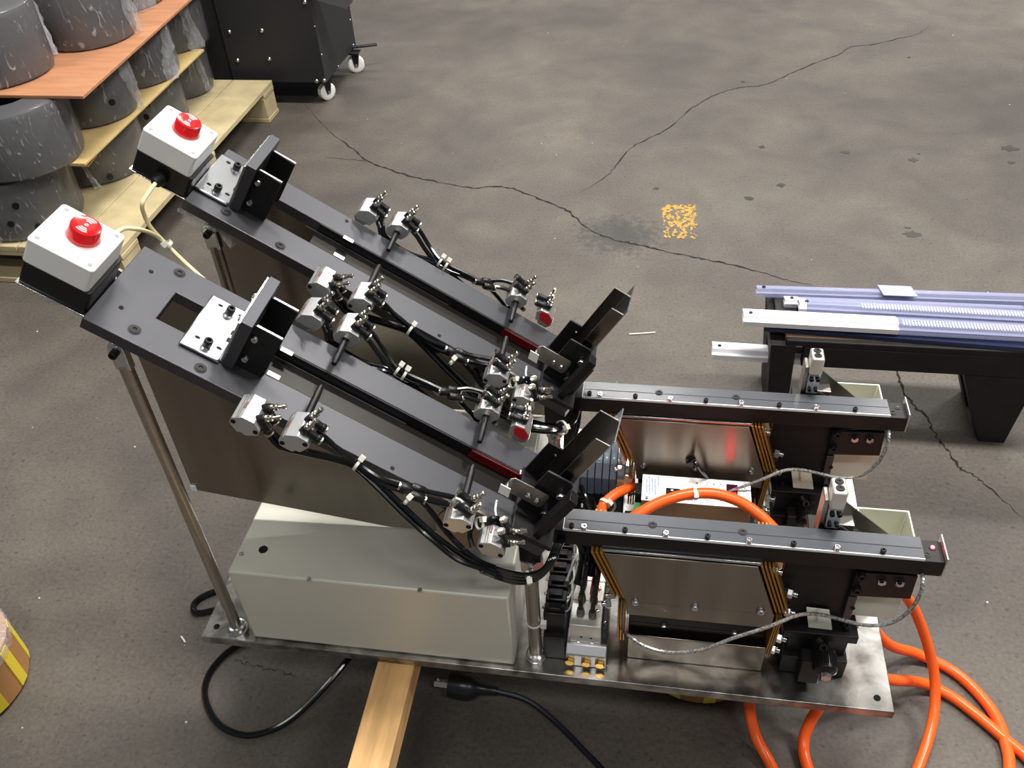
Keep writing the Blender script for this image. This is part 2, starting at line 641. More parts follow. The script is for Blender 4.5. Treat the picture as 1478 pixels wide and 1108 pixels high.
def wrinkled(r, z0, z1, seed, seg=56, rows=9):
    vs, fs = [], []
    for k in range(rows):
        z = z0 + (z1 - z0) * k / (rows - 1)
        for i in range(seg):
            a = 2 * math.pi * i / seg
            n = noise.noise(V((math.cos(a) * 5, math.sin(a) * 5, z * 14 + seed * 3.1)))
            rr = r + .0035 + .003 * n + .0012 * noise.noise(V((a * 14, z * 60, seed)))
            vs.append((math.cos(a) * rr, math.sin(a) * rr, z))
    for k in range(rows - 1):
        for i in range(seg):
            j = (i + 1) % seg
            fs.append((k * seg + i, k * seg + j, (k + 1) * seg + j, (k + 1) * seg + i))
    return vs, fs


def roll(x, y, z, r, h, label, folds, seed, holes=()):
    t = thing('film_wrapped_roll', (x, y, z), label, 'roll', 'film wrapped rolls stacked on the pallet')
    e = .012
    MB().lathe([(r * .42, h - .02), (r * .42, h), (r - e, h), (r - e * .3, h - e * .3), (r, h - e), (r, e), (r - e * .3, e * .3), (r - e, 0), (r * .42, 0), (r * .42, h - .02)], (x, y, z), (0, 0, 1), 48, cap=False).build('sleeve', M_roll, t)
    vs, fs = wrinkled(r, .004, h - .003, seed)
    MB().add([(a + x, b + y, c + z) for a, b, c in vs], fs).build('film_wrap', M_film, t, smooth=180)
    for ang, wd in folds:                         # bunched seam of the film running down the side
        rn = random.Random(seed * 7 + int(ang))
        vs, fs = [], []
        R_ = 12
        for k in range(R_):
            f = k / (R_ - 1)
            zz = z + .002 + f * (h - .004)
            wv = wd * (0.35 + 0.65 * abs(math.sin(f * 2.3 + seed))) * rn.uniform(.7, 1.2)
            for j, oo in enumerate((-1, -.4, .15, .6, 1)):
                a = math.radians(ang + 12 * (f - .5) * (1 if seed % 2 else -1)) + oo * wv / r * .5
                rr = r + .004 + (.013 if j in (1, 3) else (.006 if j == 2 else .001)) * rn.uniform(.6, 1.2)
                vs.append((x + math.cos(a) * rr, y + math.sin(a) * rr, zz))
        for k in range(R_ - 1):
            for j in range(4):
                fs.append((k * 5 + j, k * 5 + j + 1, k * 5 + j + 6, k * 5 + j + 5))
        MB().add(vs, fs).build('film_fold', M_filmw, t, smooth=60)
    for ang, zz in holes:
        a = math.radians(ang)
        d = V((math.cos(a), math.sin(a), 0))
        p = V((x, y, z + zz)) + d * (r + .0015)
        MB().cyl(p - d * .003, p + d * .0028, .0075, 10).build('punched_hole', M_dark, t)
    return t


H1 = .142
roll(-.945, 1.115, .1005, .120, H1, 'bottom layer roll nearest the camera, right behind the near alarm box', [(-95, .05)], 1, [(-60, .09), (-72, .05), (-48, .03)])
roll(-.915, 1.378, .1005, .126, H1, 'bottom layer roll with its base showing just left of the far alarm box', [(-70, .02)], 2, [(-48, .02), (-38, .11)])
roll(-.915, 1.640, .1005, .120, H1, 'bottom layer roll directly behind the far alarm box', [], 3, [(-50, .09), (-55, .06)])
roll(-.905, 1.865 - .0, .1005, .090, H1, 'bottom layer roll at the far pallet end beside the black cabinet', [(-20, .02)], 4)
roll(-.895, 1.120, ZT + .0005, .126, H1, 'middle layer roll at the left with pale marks on its side', [], 5, [])
roll(-.865, 1.365, ZT + .0005, .106, H1, 'middle layer roll with a bright film seam under the plywood corner', [(8, .045), (-150, .02)], 6, [(-42, .10), (-30, .05)])
roll(-.868, 1.598, ZT + .0005, .112, H1, 'middle layer roll, third along, tucked under the plywood edge', [(-8, .05)], 7)
roll(-.880, 1.830, ZT + .0005, .105, H1, 'middle layer roll at the far end with a torn film strip', [(-28, .07)], 8)
roll(-.965, 1.232, ZB + .0005, .118, .15, 'top layer roll at the left edge of the photo', [(60, .02)], 9)
roll(-.872, 1.462 - .0, ZB + .0005, .112, .16, 'top layer roll in the middle standing on the plywood', [(5, .05)], 10)
roll(-.930, 1.715, ZB + .0005, .125, .16, 'top layer roll at the back beside a ragged film edge', [(-25, .06)], 11)

# ------------------------------------------------------------------ black cabinet on castors
cab = thing('steel_cabinet', (-.70, 2.17, 0), 'black steel cabinet on white castors behind the pallet', 'cabinet')
CX0, CX1, CY0 = -.895, -.51, 2.0
zb = F - .13
e0 = atx(490, 96, CX1)
e1 = atx(513, 68, CX1)
e2 = atx(505, 8, CX1)
yb = max(e1.y, e2.y)
MB().prism([(CY0, zb), (e0.y, zb), (yb, e1.z), (yb, F + .5), (CY0, F + .5)], CX0, CX1, 'x').build('body', M_cab, cab, .003)
MB().box(-.806, CX1 + .002, CY0 - .008, CY0 - .0005, zb + .004, F + .45).build('door', M_cab, cab, .0015)
screw_prof = [(.0062, 0), (.0062, .002), (.0045, .0042), (.002, .005)]
scr = MB().lathe(screw_prof, (0, 0, 0), (0, 0, 1), 10).mesh('button_head', M_zinc)
for u, v in ((331, 46), (378, 44), (343, 87), (389, 85), (440, 3)):
    put('button_head', scr, cab, orient(aty(u, v, CY0 - .008), (0, -1, 0)))
for u, v in ((307, 115),):
    put('button_head', scr, cab, orient(aty(u, v, CY0), (0, -1, 0)))
for u, v in ((457, 117), (468, 116)):
    put('button_head', scr, cab, orient(aty(u, v, CY0 - .008), (0, -1, 0)))
for u, v in ((454, 38), (464, 79), (505, 29), (510, 65), (488, 96)):
    q = atx(u, v, CX1)
    put('rivet', scr, cab, orient(q, (1, 0, 0)) @ MX.Scale(.55, 4))
a_, b_ = aty(452, -6, 1.985), aty(500, 12, 1.985)
MB().add([tuple(q) for q in (aty(440, -14, 1.985), aty(456, 0, 1.985), aty(500, 13, 1.985), aty(506, -14, 1.985))] +
         [tuple(q + V((.0, .06, 0))) for q in (aty(440, -14, 1.985), aty(456, 0, 1.985), aty(500, 13, 1.985), aty(506, -14, 1.985))],
         [(0, 1, 2, 3), (7, 6, 5, 4), (0, 4, 5, 1), (1, 5, 6, 2), (2, 6, 7, 3), (3, 7, 4, 0)]).build('shelf_bracket', mat('grey_powder_coat', (92, 92, 96), .5), cab)


def caster(p, yaw):
    d = V((math.cos(yaw), math.sin(yaw), 0))
    n = V((-d.y, d.x, 0))
    c = V((p.x, p.y, .027))
    fk = MB()
    fk.box(-.020, .020, -.020, .020, .062, .0665, MX.Translation(V((p.x - .004, p.y, 0))))
    for s in (-1, 1):
        o = n * (.0125 * s)
        fk.prism([(-.012, .062), (.014, .062), (.006, .022), (-.006, .022)], -.0015, .0015, 'y',
                 MX.Translation(V((c.x, c.y, 0)) + o) @ MX.Rotation(yaw, 4, 'Z'))
    f = fk.build('castor_fork', M_black, cab)
    for s in (-1, 1):
        q = c + n * (.0055 * s)
        MB().lathe([(.012, -.005), (.024, -.005), (.027, -.003), (.027, .003), (.024, .005), (.012, .005)], q, n, 22).build('wheel', M_white, f)
    MB().cyl(c - n * .015, c + n * .015, .004, 10).build('axle', M_zinc, f)


caster(V((-.532, 2.045, 0)), .9)
caster(V((-.502, 2.268, 0)), .35)
caster(V((-.86, 2.045, 0)), .9)
caster(V((-.86, 2.268, 0)), .9)
q = [atx(514, 66, CX1 + .002), at(533, 64, -.10)]
MB().box(-.012, .075, -.008, .008, -.003, .003, MX.Translation(atx(511, 68, CX1 + .004)) @ MX.Rotation(.35, 4, 'Z')).build('release_lever', M_black, cab, .002)

# ------------------------------------------------------------------ bench with the plastic IC tubes (right)
bt = thing('work_bench', (.93, .73, 0), 'low black painted timber bench with a worn brown front edge', 'bench')
zt = F - .002
MB().box(.722, 1.20, .700, .803, zt - .012, zt).build('top_plank', M_benchb, bt, .0015)
MB().box(.735, 1.20, .6660, .6985, zt - .0125, zt - .0005).build('front_plank', M_bwood, bt, .002)
MB().box(.735, 1.20, .6545, .6655, zt - .0125, zt - .0003).build('front_lip', M_benchb, bt, .002)
MB().box(.765, 1.20, .6545, .672, F - .055, zt - .0128).build('apron', M_benchb, bt, .0015)
MB().box(.765, 1.20, .785, .801, F - .055, zt - .0128).build('apron', M_benchb, bt, .0015)
lg = MB()
lg.prism([(.711, F - .013), (.752, F - .013), (.757, 0), (.726, 0)], .654, .682, 'y')
lg.prism([(.711, F - .013), (.752, F - .013), (.757, 0), (.726, 0)], .736, .80, 'y')
lg.prism([(.711, F - .013), (.752, F - .013), (.7535, F - .052), (.714, F - .052)], .682, .736, 'y')
lg.prism([(.7175, F - .085), (.7545, F - .085), (.757, 0), (.726, 0)], .682, .736, 'y')
lg.build('leg', M_benchb, bt, .001)
MB().prism([(1.022, F - .056), (1.135, F - .056), (1.123, 0), (1.081, 0)], .656, .70, 'y').build('leg', M_benchb, bt, .0015)
MB().prism([(1.022, F - .056), (1.135, F - .056), (1.123, 0), (1.081, 0)], .745, .79, 'y').build('leg', M_benchb, bt, .0015)
MB().box(1.085, 1.12, .7005, .7445, .06, .10).build('stretcher', M_benchb, bt, .0015)
MB().box(.718, .735, .6535, .71, zt - .0118, zt + .0008).build('end_cap', M_benchb, bt, .001) if False else None
M_tooth = mat('silvery_chip_leads', (236, 238, 248), 0.3)


def ictube(p0, p1, w, h, m, label, teeth=None, cap=None):
    p0, p1 = V(p0), V(p1)
    d = (p1 - p0)
    L_ = d.length
    x = d.normalized()
    y = V((0, 0, 1)).cross(x).normalized()
    z = x.cross(y)
    mx = MX(((x.x, y.x, z.x, p0.x), (x.y, y.y, z.y, p0.y), (x.z, y.z, z.z, p0.z), (0, 0, 0, 1)))
    t = thing('ic_tube', p0, label, 'tube', 'plastic IC tubes on the bench')
    th = .0008
    prof = [(-w / 2, 0), (-w / 2, h * .62), (-w * .3, h * .62), (-w * .22, h), (w * .22, h), (w * .3, h * .62), (w / 2, h * .62), (w / 2, 0)]
    inn = [(a * .9, th if b == 0 else b - th) for a, b in prof]
    n = len(prof)

    def tube_seg(a, b, mm, nm):
        vs = [(a, *q) for q in prof] + [(b, *q) for q in prof] + [(a, *q) for q in inn] + [(b, *q) for q in inn]
        fs = []
        for i in range(n):
            j = (i + 1) % n
            fs += [(i, j, n + j, n + i), (2 * n + i, 3 * n + i, 3 * n + j, 2 * n + j), (i, 2 * n + i, 2 * n + j, j), (n + i, n + j, 3 * n + j, 3 * n + i)]
        MB(mx).add(vs, fs).build(nm, mm, t, smooth=30)
    if cap:
        tube_seg(0, cap, M_clearw, 'glare_section')
        tube_seg(cap, L_, m, 'clear_section')
    else:
        tube_seg(0, L_, m, 'tube_body')
    MB(mx).cyl((.012, 0, -.0003 + h), (.012, 0, h + .0012), .0032, 10).build('stopper_pin', M_dark if not cap else M_blackp, t)
    if teeth:
        tb = MB(mx)
        a = teeth
        while a < L_ - .004:
            tb.box(a, a + .0022, -w * .26, w * .16, h * .52, h * .94)
            a += .0047
        tag(tb.build('chip_row', M_tooth, t, smooth=0), kind='stuff')
    return t


zz = zt + .0006
ictube((.622, .706, F - .0765), (.86, .703, F - .0765), .038, .016, M_clearw, 'glare whitened tube lowest on the left, poking out past the bench leg')
ictube((.700, .692, zz), (1.19, .668, zz), .036, .012, M_clearb, 'dark blue tinted tube lying flat beneath the bright glare whitened tube')
ictube((.664, .688, zz + .0126), (1.19, .682, zz + .0126), .037, .014, M_clear, 'bright tube with a long glare whitened left half, in front', teeth=.25, cap=.243)
ictube((.757, .727, zz), (1.19, .720, zz), .030, .012, M_clearb, 'dark tinted tube under the ridged tube in the middle of the bench')
ictube((.757, .730, zz + .0126), (1.19, .722, zz + .0126), .031, .013, M_clear, 'ridged clear tube filled with small white chips, in the middle', teeth=.10, cap=.012)
ictube((.737, .757, zz), (1.12, .760, zz), .023, .012, M_clear, 'pale lilac tube with a glare whitened end behind the ridged one', cap=.022)
ictube((.692, .785, zz), (1.19, .795, zz), .024, .013, M_clear, 'clear lilac tube farthest back on the bench')
tag(MB().prism([(.900, .773), (.955, .773), (.949, .803), (.894, .803)], zz + .0137, zz + .0155).build('label_card', mat('pale_lilac_card', (160, 164, 222), .4), bevel=.0003),
    'small pale lilac card lying across the farthest clear tube', 'card')


# ------------------------------------------------------------------ tape striped reels, timber beam, block
def reel(x, y, z, r, h, label):
    t = thing('carton_reel', (x, y, z), label, 'reel', 'brown carton reels with yellow tape')
    MB().lathe([(r - .004, 0), (r, .004), (r, h - .004), (r - .004, h)], (x, y, z), (0, 0, 1), 40).build('drum', M_card, t)
    for k in range(12):
        a = 2 * math.pi * k / 12 + .18
        dx, dy = math.cos(a), math.sin(a)
        mx = MX.Translation(V((x, y, z))) @ MX.Rotation(a, 4, 'Z')
        MB(mx).box(r - .002, r + .0012, -.008, .008, .006, h - .006).build('tape_strip', M_tape, t)
    MB().lathe([(r * .2, h + .0005), (r * .7, h + .003), (r + .002, h + .001), (r + .003, h - .014), (r + .0015, h - .02)], (x, y, z), (0, 0, 1), 30, cap=False).build('film_lid', M_filmw, t)
    return t


reel(-.418, .003, .0005, .087, .088, 'brown carton reel with yellow tape strips at the lower left edge')
reel(.606, .190, .0005, .088, .0925, 'lower brown carton reel under the steel plate, yellow tape just showing')
reel(.606, .190, .0972, .088, .0855, 'upper brown carton reel hidden under the steel plate')
b0, c0 = at(544.5, 956, -.0125), at(501, 1107, -.0125)


def ext(y, w=0.0):
    t = (y - b0.y) / (c0.y - b0.y)
    return b0.x + (c0.x - b0.x) * t + w


BW = .0445
bm_ = MB().prism([(ext(-.45), -.45), (ext(-.45, BW), -.45), (ext(.40, BW), .40), (ext(.40), .40)], F - .047, F - .0128)
tag(bm_.build('timber_plank', M_wood, bevel=.0015), 'pale pine plank sticking out from under the steel base plate', 'plank')
bx = ext(.2, BW / 2)
tag(MB().box(bx - .028, bx + .028, .17, .36, .0005, F - .0475).build('timber_block', M_wood, bevel=.003), 'timber block holding up the pine plank beneath the plate', 'block')

# ------------------------------------------------------------------ cables and hoses on the floor


def fl_pts(L_, r):
    return [at(u, v, -F + r + dz) for u, v, dz in L_]


tag(MB().tube(fl_pts([(505, 948, .03), (470, 990, .018), (430, 1030, .006), (395, 1052, 0), (355, 1061, 0), (320, 1048, 0), (300, 1020, 0), (296, 990, 0), (310, 960, 0), (345, 930, 0), (420, 900, 0)], .0045), .0045, 10).build('power_cable', M_hose),
    'thick black cable looping over the floor in front of the plate', 'cable')
tag(MB().tube(fl_pts([(360, 845, .0), (318, 851, .0), (290, 862, .0), (279, 874, .0), (284, 884, 0), (310, 880, 0), (360, 872, 0)], .0045), .0045, 10).build('power_cable', M_hose),
    'black cable loop peeking out behind the left end of the plate', 'cable')
pg = thing('power_plug', at(672, 1000), 'dark plug lying in the shadow under the front of the plate', 'plug')
pc_ = at(670, 990, -F + .018)
dv = (at(740, 1000, -F + .018) - pc_).normalized()
M_plug = mat('smoky_plug_plastic', (30, 31, 34), 0.3)
MB().lathe([(.010, -.022), (.017, -.02), (.0185, -.004), (.0185, .008), (.014, .016), (.008, .024), (.0065, .045)], pc_, dv, 16).build('plug_body', M_plug, pg)
nn_ = V((0, 0, 1)).cross(dv)
MB().box(-.040, -.022, -.009, -.0065, -.0035, .0035, orient(pc_, dv) @ MX.Rotation(-math.pi / 2, 4, 'Y')).build('pin', M_nick, pg)
MB().box(-.040, -.022, .0065, .009, -.0035, .0035, orient(pc_, dv) @ MX.Rotation(-math.pi / 2, 4, 'Y')).build('pin', M_nick, pg)
MB().tube([pc_ + dv * .04, at(760, 1010, -F + .012), at(800, 1040, -F + .006), at(840, 1080, -F + .004), at(880, 1125, -F + .004), at(900, 1180, -F + .004)], .004, 8).build('cord', mat('dark_blue_cable', (18, 22, 36), .35), pg)

RO = .0072
tag(MB().tube([at(1258, 905, -.10), at(1285, 931, -.15), at(1320, 942, -.185), at(1365, 962, -F + RO), at(1400, 988, -F + RO), at(1435, 1030, -F + RO), at(1452, 1075, -F + RO), at(1457, 1115, -F + RO), at(1450, 1200, -F + RO),
               at(1380, 1290, -F + RO), at(1290, 1290, -F + RO), at(1205, 1200, -F + RO), at(1166, 1108, -F + RO), at(1160, 1070, -.185), at(1170, 1040, -.165), at(1188, 1008, -.13), at(1195, 960, -.10)], RO, 12).build('air_hose', M_orange),
    'orange air hose leaving the right plate edge highest, looping back under the plate', 'hose', 'orange air hoses on the floor')
tag(MB().tube([at(1245, 965, -.09), at(1282, 980, -.14), at(1330, 985, -.183), at(1370, 1003, -F + RO), at(1410, 1032, -F + RO), at(1450, 1066, -F + RO), at(1485, 1096, -F + RO), at(1560, 1180, -F + RO), at(1500, 1330, -F + RO),
               at(1300, 1400, -F + RO), at(1170, 1240, -F + RO), at(1118, 1115, -F + RO), at(1092, 1065, -.18), at(1082, 1022, -.155), at(1080, 975, -.12)], RO, 12).build('air_hose', M_orange),
    'orange air hose leaving the right plate edge lower down, running to the frame corner', 'hose', 'orange air hoses on the floor')

# ------------------------------------------------------------------ small shared fasteners
cap_me = MB().lathe([(.0040, 0), (.0042, .0004), (.0042, .0056), (.0038, .0062), (.0022, .0062), (.0020, .0030)], (0, 0, 0), (0, 0, 1), 14).mesh('socket_cap_screw', M_black)
capz_me = MB().lathe([(.0040, 0), (.0042, .0004), (.0042, .0056), (.0038, .0062), (.0022, .0062), (.0020, .0030)], (0, 0, 0), (0, 0, 1), 14).mesh('bright_cap_screw', M_zinc)
wash_me = MB().lathe([(.0060, 0), (.0060, .0012), (.0036, .0012)], (0, 0, 0), (0, 0, 1), 16).mesh('washer', M_zinc)
csk_me = MB().lathe([(.0058, 0), (.0058, .0003), (.0042, .0004), (.0042, .0010), (.0022, .0011), (.0020, .0002)], (0, 0, 0), (0, 0, 1), 16).mesh('recessed_screw', M_black)
hole_me = MB().lathe([(.0022, 0), (.0022, .00035)], (0, 0, 0), (0, 0, 1), 12).mesh('hole', M_dark)
hex_me = MB().lathe([(.0072, 0), (.0076, .0008), (.0076, .0068), (.0070, .0078)], (0, 0, 0), (0, 0, 1), 6).mesh('hex_head', M_zinc, smooth=20)
btn_me = MB().lathe([(.0036, 0), (.0036, .0008), (.0026, .0026), (.0012, .0028), (.001, .0016)], (0, 0, 0), (0, 0, 1), 12).mesh('button_screw', M_zinc)
setz_me = MB().lathe([(.0034, 0), (.0036, .0034), (.0030, .0040), (.0018, .0040), (.0016, .002)], (0, 0, 0), (0, 0, 1), 12).mesh('bright_set_screw', M_zinc)
setb_me = MB().lathe([(.0026, 0), (.0028, .0046), (.0022, .0052), (.0013, .0052), (.0012, .003)], (0, 0, 0), (0, 0, 1), 12).mesh('black_set_screw', M_black)


def scl(k):
    return MX.Scale(k, 4)


# ------------------------------------------------------------------ base plate
bp_ = thing('base_plate', (.40, .205, F - .0125), 'mottled ground steel base plate carrying the whole machine', 'plate')
MB().box(0, .80, 0, .41, F - .0125, F).build('plate', M_plate, bp_, .0012)
for u, v in ((1266, 1007), (313, 904)):
    put('hole', hole_me, bp_, orient(at(u, v, .0), (0, 0, 1)) @ scl(1.7))

# ------------------------------------------------------------------ control cover box
cv = thing('cover_box', (.226, .18, F), 'large grey green sheet metal cover box at the left on the base plate', 'cover')
cvm = MB()
cvm.box(.066, .384, .007, .365, F + .0005, F + .126)
cvm.build('cover', M_cover, cv, .0025)
put('hole', hole_me, cv, orient(at(380, 793, .1262), (0, 0, 1)) @ scl(2.4))
for u, v in ((349, 800), (446, 836), (606, 852)):
    put('button_screw', btn_me, cv, orient(at(u, v, .1262), (0, 0, 1)) @ scl(.8))
put('button_screw', btn_me, cv, orient(at(726, 795, .1262), (0, 0, 1)) @ scl(.8))

# ------------------------------------------------------------------ feed track A (near); copied later for the far one
ta = thing('feed_track', (.21, .10, F), 'nearer sloping grey feed track, running down past the near alarm box', 'feed track', 'sloping feed tracks')


def Lb(name, m, s0, s1, t0, t1, h0, h1, parent, bevel=.0006):
    return MB(INC).box(s0, s1, t0, t1, h0, h1).build(name, m, parent, bevel)


MB(INC).prism([(0, 0), (.471, 0), (.471, .0395), (.049, .0395), (.049, .0805), (.471, .0805), (.471, .117), (0, .117)], -.0125, 0).build('track_plate', M_anod, ta, .0008)
Lb('channel_floor', M_chan, .128, .468, .0397, .0803, -.0150, -.0118, ta, 0)
Lb('channel_side', M_black, .128, .468, .0790, .0803, -.0116, -.0006, ta, 0)
Lb('red_strip', M_redd, .372, .452, .0768, .0788, -.0116, -.0012, ta, 0)  # dark red stretch of the channel side near the lower end
Lb('channel_edge_strip', M_zinc, .115, .30, .0760, .0772, -.0116, -.0106, ta, 0)
for s, t in ((.0408, .106), (.0402, .0149), (.105, .0095), (.4595, .0105), (.448, .108)):
    put('recessed_screw', csk_me, ta, INC @ MX.Translation((s, t, .0001)))
for s, t in ((.0199, .0896), (.0197, .0314), (.178, .006), (.30, .006), (.152, .108)):
    put('hole', hole_me, ta, INC @ MX.Translation((s, t, .0001)))
for s, t in ((.1575, .0785), (.1575, .0425), (.428, .0800)):
    tag(Lb('white_tag', M_white, s - .0002, s + .0125, t - .0030, t + .0028, .0003, .0010, ta, .0002))
# vertical web under the track
MB().prism([(.001, F + .166), (.001, F + .478), (.030, F + .462), (.392, F + .226), (.392, F + .129), (.235, F + .129)], .088, .091, 'y').build('web_sheet', M_mirror, ta)
MB(INC).prism([(.3925 + .030 * math.cos(a * .2094), -.020 + .030 * math.sin(a * .2094)) for a in range(30)], -.0035, -.0006, 'y').build('round_bracket', mat('satin_steel', (128, 124, 118), .45, .9), ta, smooth=20)
# support rod at the upper end and stub post at the lower end
rod = MB().cyl((.0427, .0148, F + .004), (.0427, .0148, F + .416), .0066, 20).build('support_rod', M_steel, ta)
MB().lathe([(.0125, 0), (.0125, .003), (.0110, .0035), (.0108, .009), (.0085, .010)], (.0427, .0148, F + .0002), (0, 0, 1), 6 * 4).build('foot_nut', M_zinc, rod)
pp = [(.0427 + .0078 * math.cos(math.radians(q)), F + .436 + .0078 * math.sin(math.radians(q))) for q in range(0, 181, 20)] + [(.0352, F + .412), (.0502, F + .412)]
MB().prism(pp, .0100, .0190, 'y').build('rod_clevis', M_zinc, rod, .001)
put('washer', wash_me, rod, orient((.0427, .0099, F + .434), (0, -1, 0)))
put('socket_cap_screw', cap_me, rod, orient((.0427, .0088, F + .434), (0, -1, 0)) @ scl(.95))
MB().box(.0008, .0075, .0855, .0879, F + .1660, F + .1740).build('white_clip', M_white, ta, .0003)
post = MB().cyl((.4072, .0222, F + .004), (.4072, .0222, F + .158), .0076, 20).build('support_post', M_steel, ta)
MB().lathe([(.0118, 0), (.0118, .0025), (.0108, .003), (.0106, .009), (.0085, .0105)], (.4072, .0222, F + .0002), (0, 0, 1), 24).build('foot_nut', M_zinc, post)
MB().lathe([(.0125, 0), (.0135, .001), (.0135, .0165), (.0122, .0180)], (.4085, .0225, F + .1665), (0, 0, 1), 6).build('hex_nut', M_zinc, post, smooth=20)
MB().lathe([(.0085, 0), (.0098, .001), (.0098, .008), (.0090, .009)], (.4078, .0223, F + .1575), (0, 0, 1), 20).build('round_boss', M_zinc, post)
MB().box(.398, .420, .012, .034, F + .1850, F + .212).build('post_bracket', M_black, post, .001)
put('bright_cap_screw', capz_me, post, orient((.409, .0105, F + .170), (0, -1, .3)) @ scl(1.2))
tie_m = MB()
tie_m.lathe([(.0082, -.0016), (.0090, -.0016), (.0090, .0016), (.0082, .0016), (.0082, -.0016)], (.4072, .0222, F + .068), (0, 0, 1), 20, cap=False)
tie_m.box(.4150, .4215, .0165, .0225, F + .064, F + .0725)
tie_m.build('cable_tie', M_offw, post)

# -- air cylinders
def cylinder(s, th, side, csign, h, flip=False, rodlen=0.0, face=None, ends=True):
    """square compact air cylinder with its axis across the track; th: angle of the hole diagonal, side -1 near / +1 far edge"""
    tm = (lambda t: t) if side < 0 else (lambda t: .117 - t)
    d = V((math.cos(th), 0, math.sin(th)))
    if flip:
        d = V((-d.x, 0, d.z))
    e = V((-d.z, 0, d.x)) if not flip else V((d.z, 0, -d.x))
    c = V((s, 0, h))

    def Lp(a, b, t):
        return c + d * a + e * b + V((0, tm(t), 0))
    prof = [(-.0135, -.0030), (-.0135, .0030), (-.0115, .0048), (-.0058, .0098), (.0058, .0098), (.0115, .0048), (.0135, .0030), (.0135, -.0030), (.0115, -.0048), (.0045, -.0098),
            (.0018, -.0098), (.0018, -.0088), (-.0018, -.0088), (-.0018, -.0098), (-.0045, -.0098), (-.0115, -.0048)]
    n = len(prof)
    vs = [Lp(a, b, -.0350) for a, b in prof] + [Lp(a, b, -.0040) for a, b in prof]
    fs = [list(range(n)), list(range(n, 2 * n))] + [(i, (i + 1) % n, n + (i + 1) % n, n + i) for i in range(n)]
    body = MB(INC).add(vs, fs).build('air_cylinder', M_alu, ta, .0006)
    oy = V((0, 1 if side < 0 else -1, 0))
    hb = MB(INC)
    for a in (-.0105, .0105):
        p = Lp(a, 0, -.0353)
        hb.cyl(p, p + oy * .0010, .0024, 12)
    hb.build('mounting_hole', M_dark, body)
    # grooves and the small maker's mark on the upper left flank
    a0, a1 = V((-.0115, 0, .0048)), V((-.0058, 0, .0098))
    for f0, f1, mm, nm, t0, t1 in ((.20, .32, M_steel, 'groove', -.0345, -.0045), (.48, .60, M_steel, 'groove', -.0345, -.0045), (.68, .90, mat('red_print', (150, 84, 78), .5), 'red_print', -.0230, -.0150)):
        g = MB(INC)
        vv = []
        for f in (f0, f1):
            for t in (t0, t1):
                q = a0.lerp(a1, f)
                vv.append(Lp(q.x, q.z, t) + (e * .7 - d * .7) * .0002)
        vv2 = [q + (e * .7 - d * .7) * .0003 for q in vv]
        g.add(vv + vv2, [(0, 1, 3, 2), (4, 6, 7, 5), (0, 4, 5, 1), (1, 5, 7, 3), (3, 7, 6, 2), (2, 6, 4, 0)])
        g.build(nm, mm, body, smooth=0)
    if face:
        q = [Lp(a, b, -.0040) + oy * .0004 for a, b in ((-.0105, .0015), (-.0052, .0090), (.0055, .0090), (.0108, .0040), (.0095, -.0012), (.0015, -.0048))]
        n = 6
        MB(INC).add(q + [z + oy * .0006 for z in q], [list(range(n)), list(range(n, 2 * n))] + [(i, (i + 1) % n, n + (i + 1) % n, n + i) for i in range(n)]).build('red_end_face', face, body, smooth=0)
    # two speed controllers on the upper right flank
    qd = (d + e).normalized()
    cd = (d - e).normalized() * csign
    for t in (-.0265, -.0125):
        p = c + (d + e) * .0050 + V((0, tm(t), 0)) + qd * .0015
        f = MB(INC).lathe([(.0036, 0), (.0042, .001), (.0042, .0085), (.0036, .0095)], p, qd, 14)
        f.cyl(p + qd * .0050 + cd * .002, p + qd * .0050 + cd * .0150, .0037, 12)
        f.lathe([(.0037, 0), (.0044, .0006), (.0044, .0032), (.0038, .0038)], p + qd * .0050 + cd * .0120, cd, 12)
        fo = f.build('speed_controller', M_blackp, body, .0003)
        MB(INC).lathe([(.0040, 0), (.0042, .0004), (.0042, .0018), (.0026, .0020)], p + qd * .0050 + cd * .0160, cd, 12).build('release_ring', M_nick, body)
        MB(INC).lathe([(.0030, 0), (.0034, .0003), (.0034, .0026), (.0022, .0030), (.0018, .0046), (.0030, .0050), (.0030, .0066), (.0017, .0070), (.0015, .0108), (.0023, .0112), (.0023, .0140), (.0016, .0146)],
                       p + qd * .0096, qd, 10).build('adjusting_screw', M_nick, body)
    if rodlen:
        p = c + V((0, tm(-.004), 0))
        MB(INC).lathe([(.0022, 0), (.0022, .006), (.0036, .0062), (.0036, .010), (.0034, rodlen * .78), (.0026, rodlen), (.0012, rodlen + .0008)], p, oy, 14).build('rubber_tipped_rod', M_blackp, body)
        MB(INC).cyl(p, p + oy * .0035, .0050, 12).build('rod_bush', M_nick, body)
    return body


T33 = math.radians(33)
cylinder(.1630, 0.0, -1, 1, .0075)
cylinder(.2066, T33, -1, 1, .0165, rodlen=.046)
cylinder(.3715, T33, -1, -1, .0155, rodlen=.046)
cylinder(.4129, 0.0, -1, -1, .0050)
cylinder(.1690, T33, 1, 1, .0075)
cylinder(.2085, T33, 1, 1, .0125, rodlen=.040)
cylinder(.3735, T33, 1, -1, .0105, rodlen=.040)
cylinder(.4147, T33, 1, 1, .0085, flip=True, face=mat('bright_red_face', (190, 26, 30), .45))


# -- black air hoses of the track (points on the track: pixel column, row, height)
def H(L_, r=.0027, name='air_line', parent=None):
    return MB().tube([att(*q) for q in L_], r, 8, 7).build(name, M_hose, parent or ta)


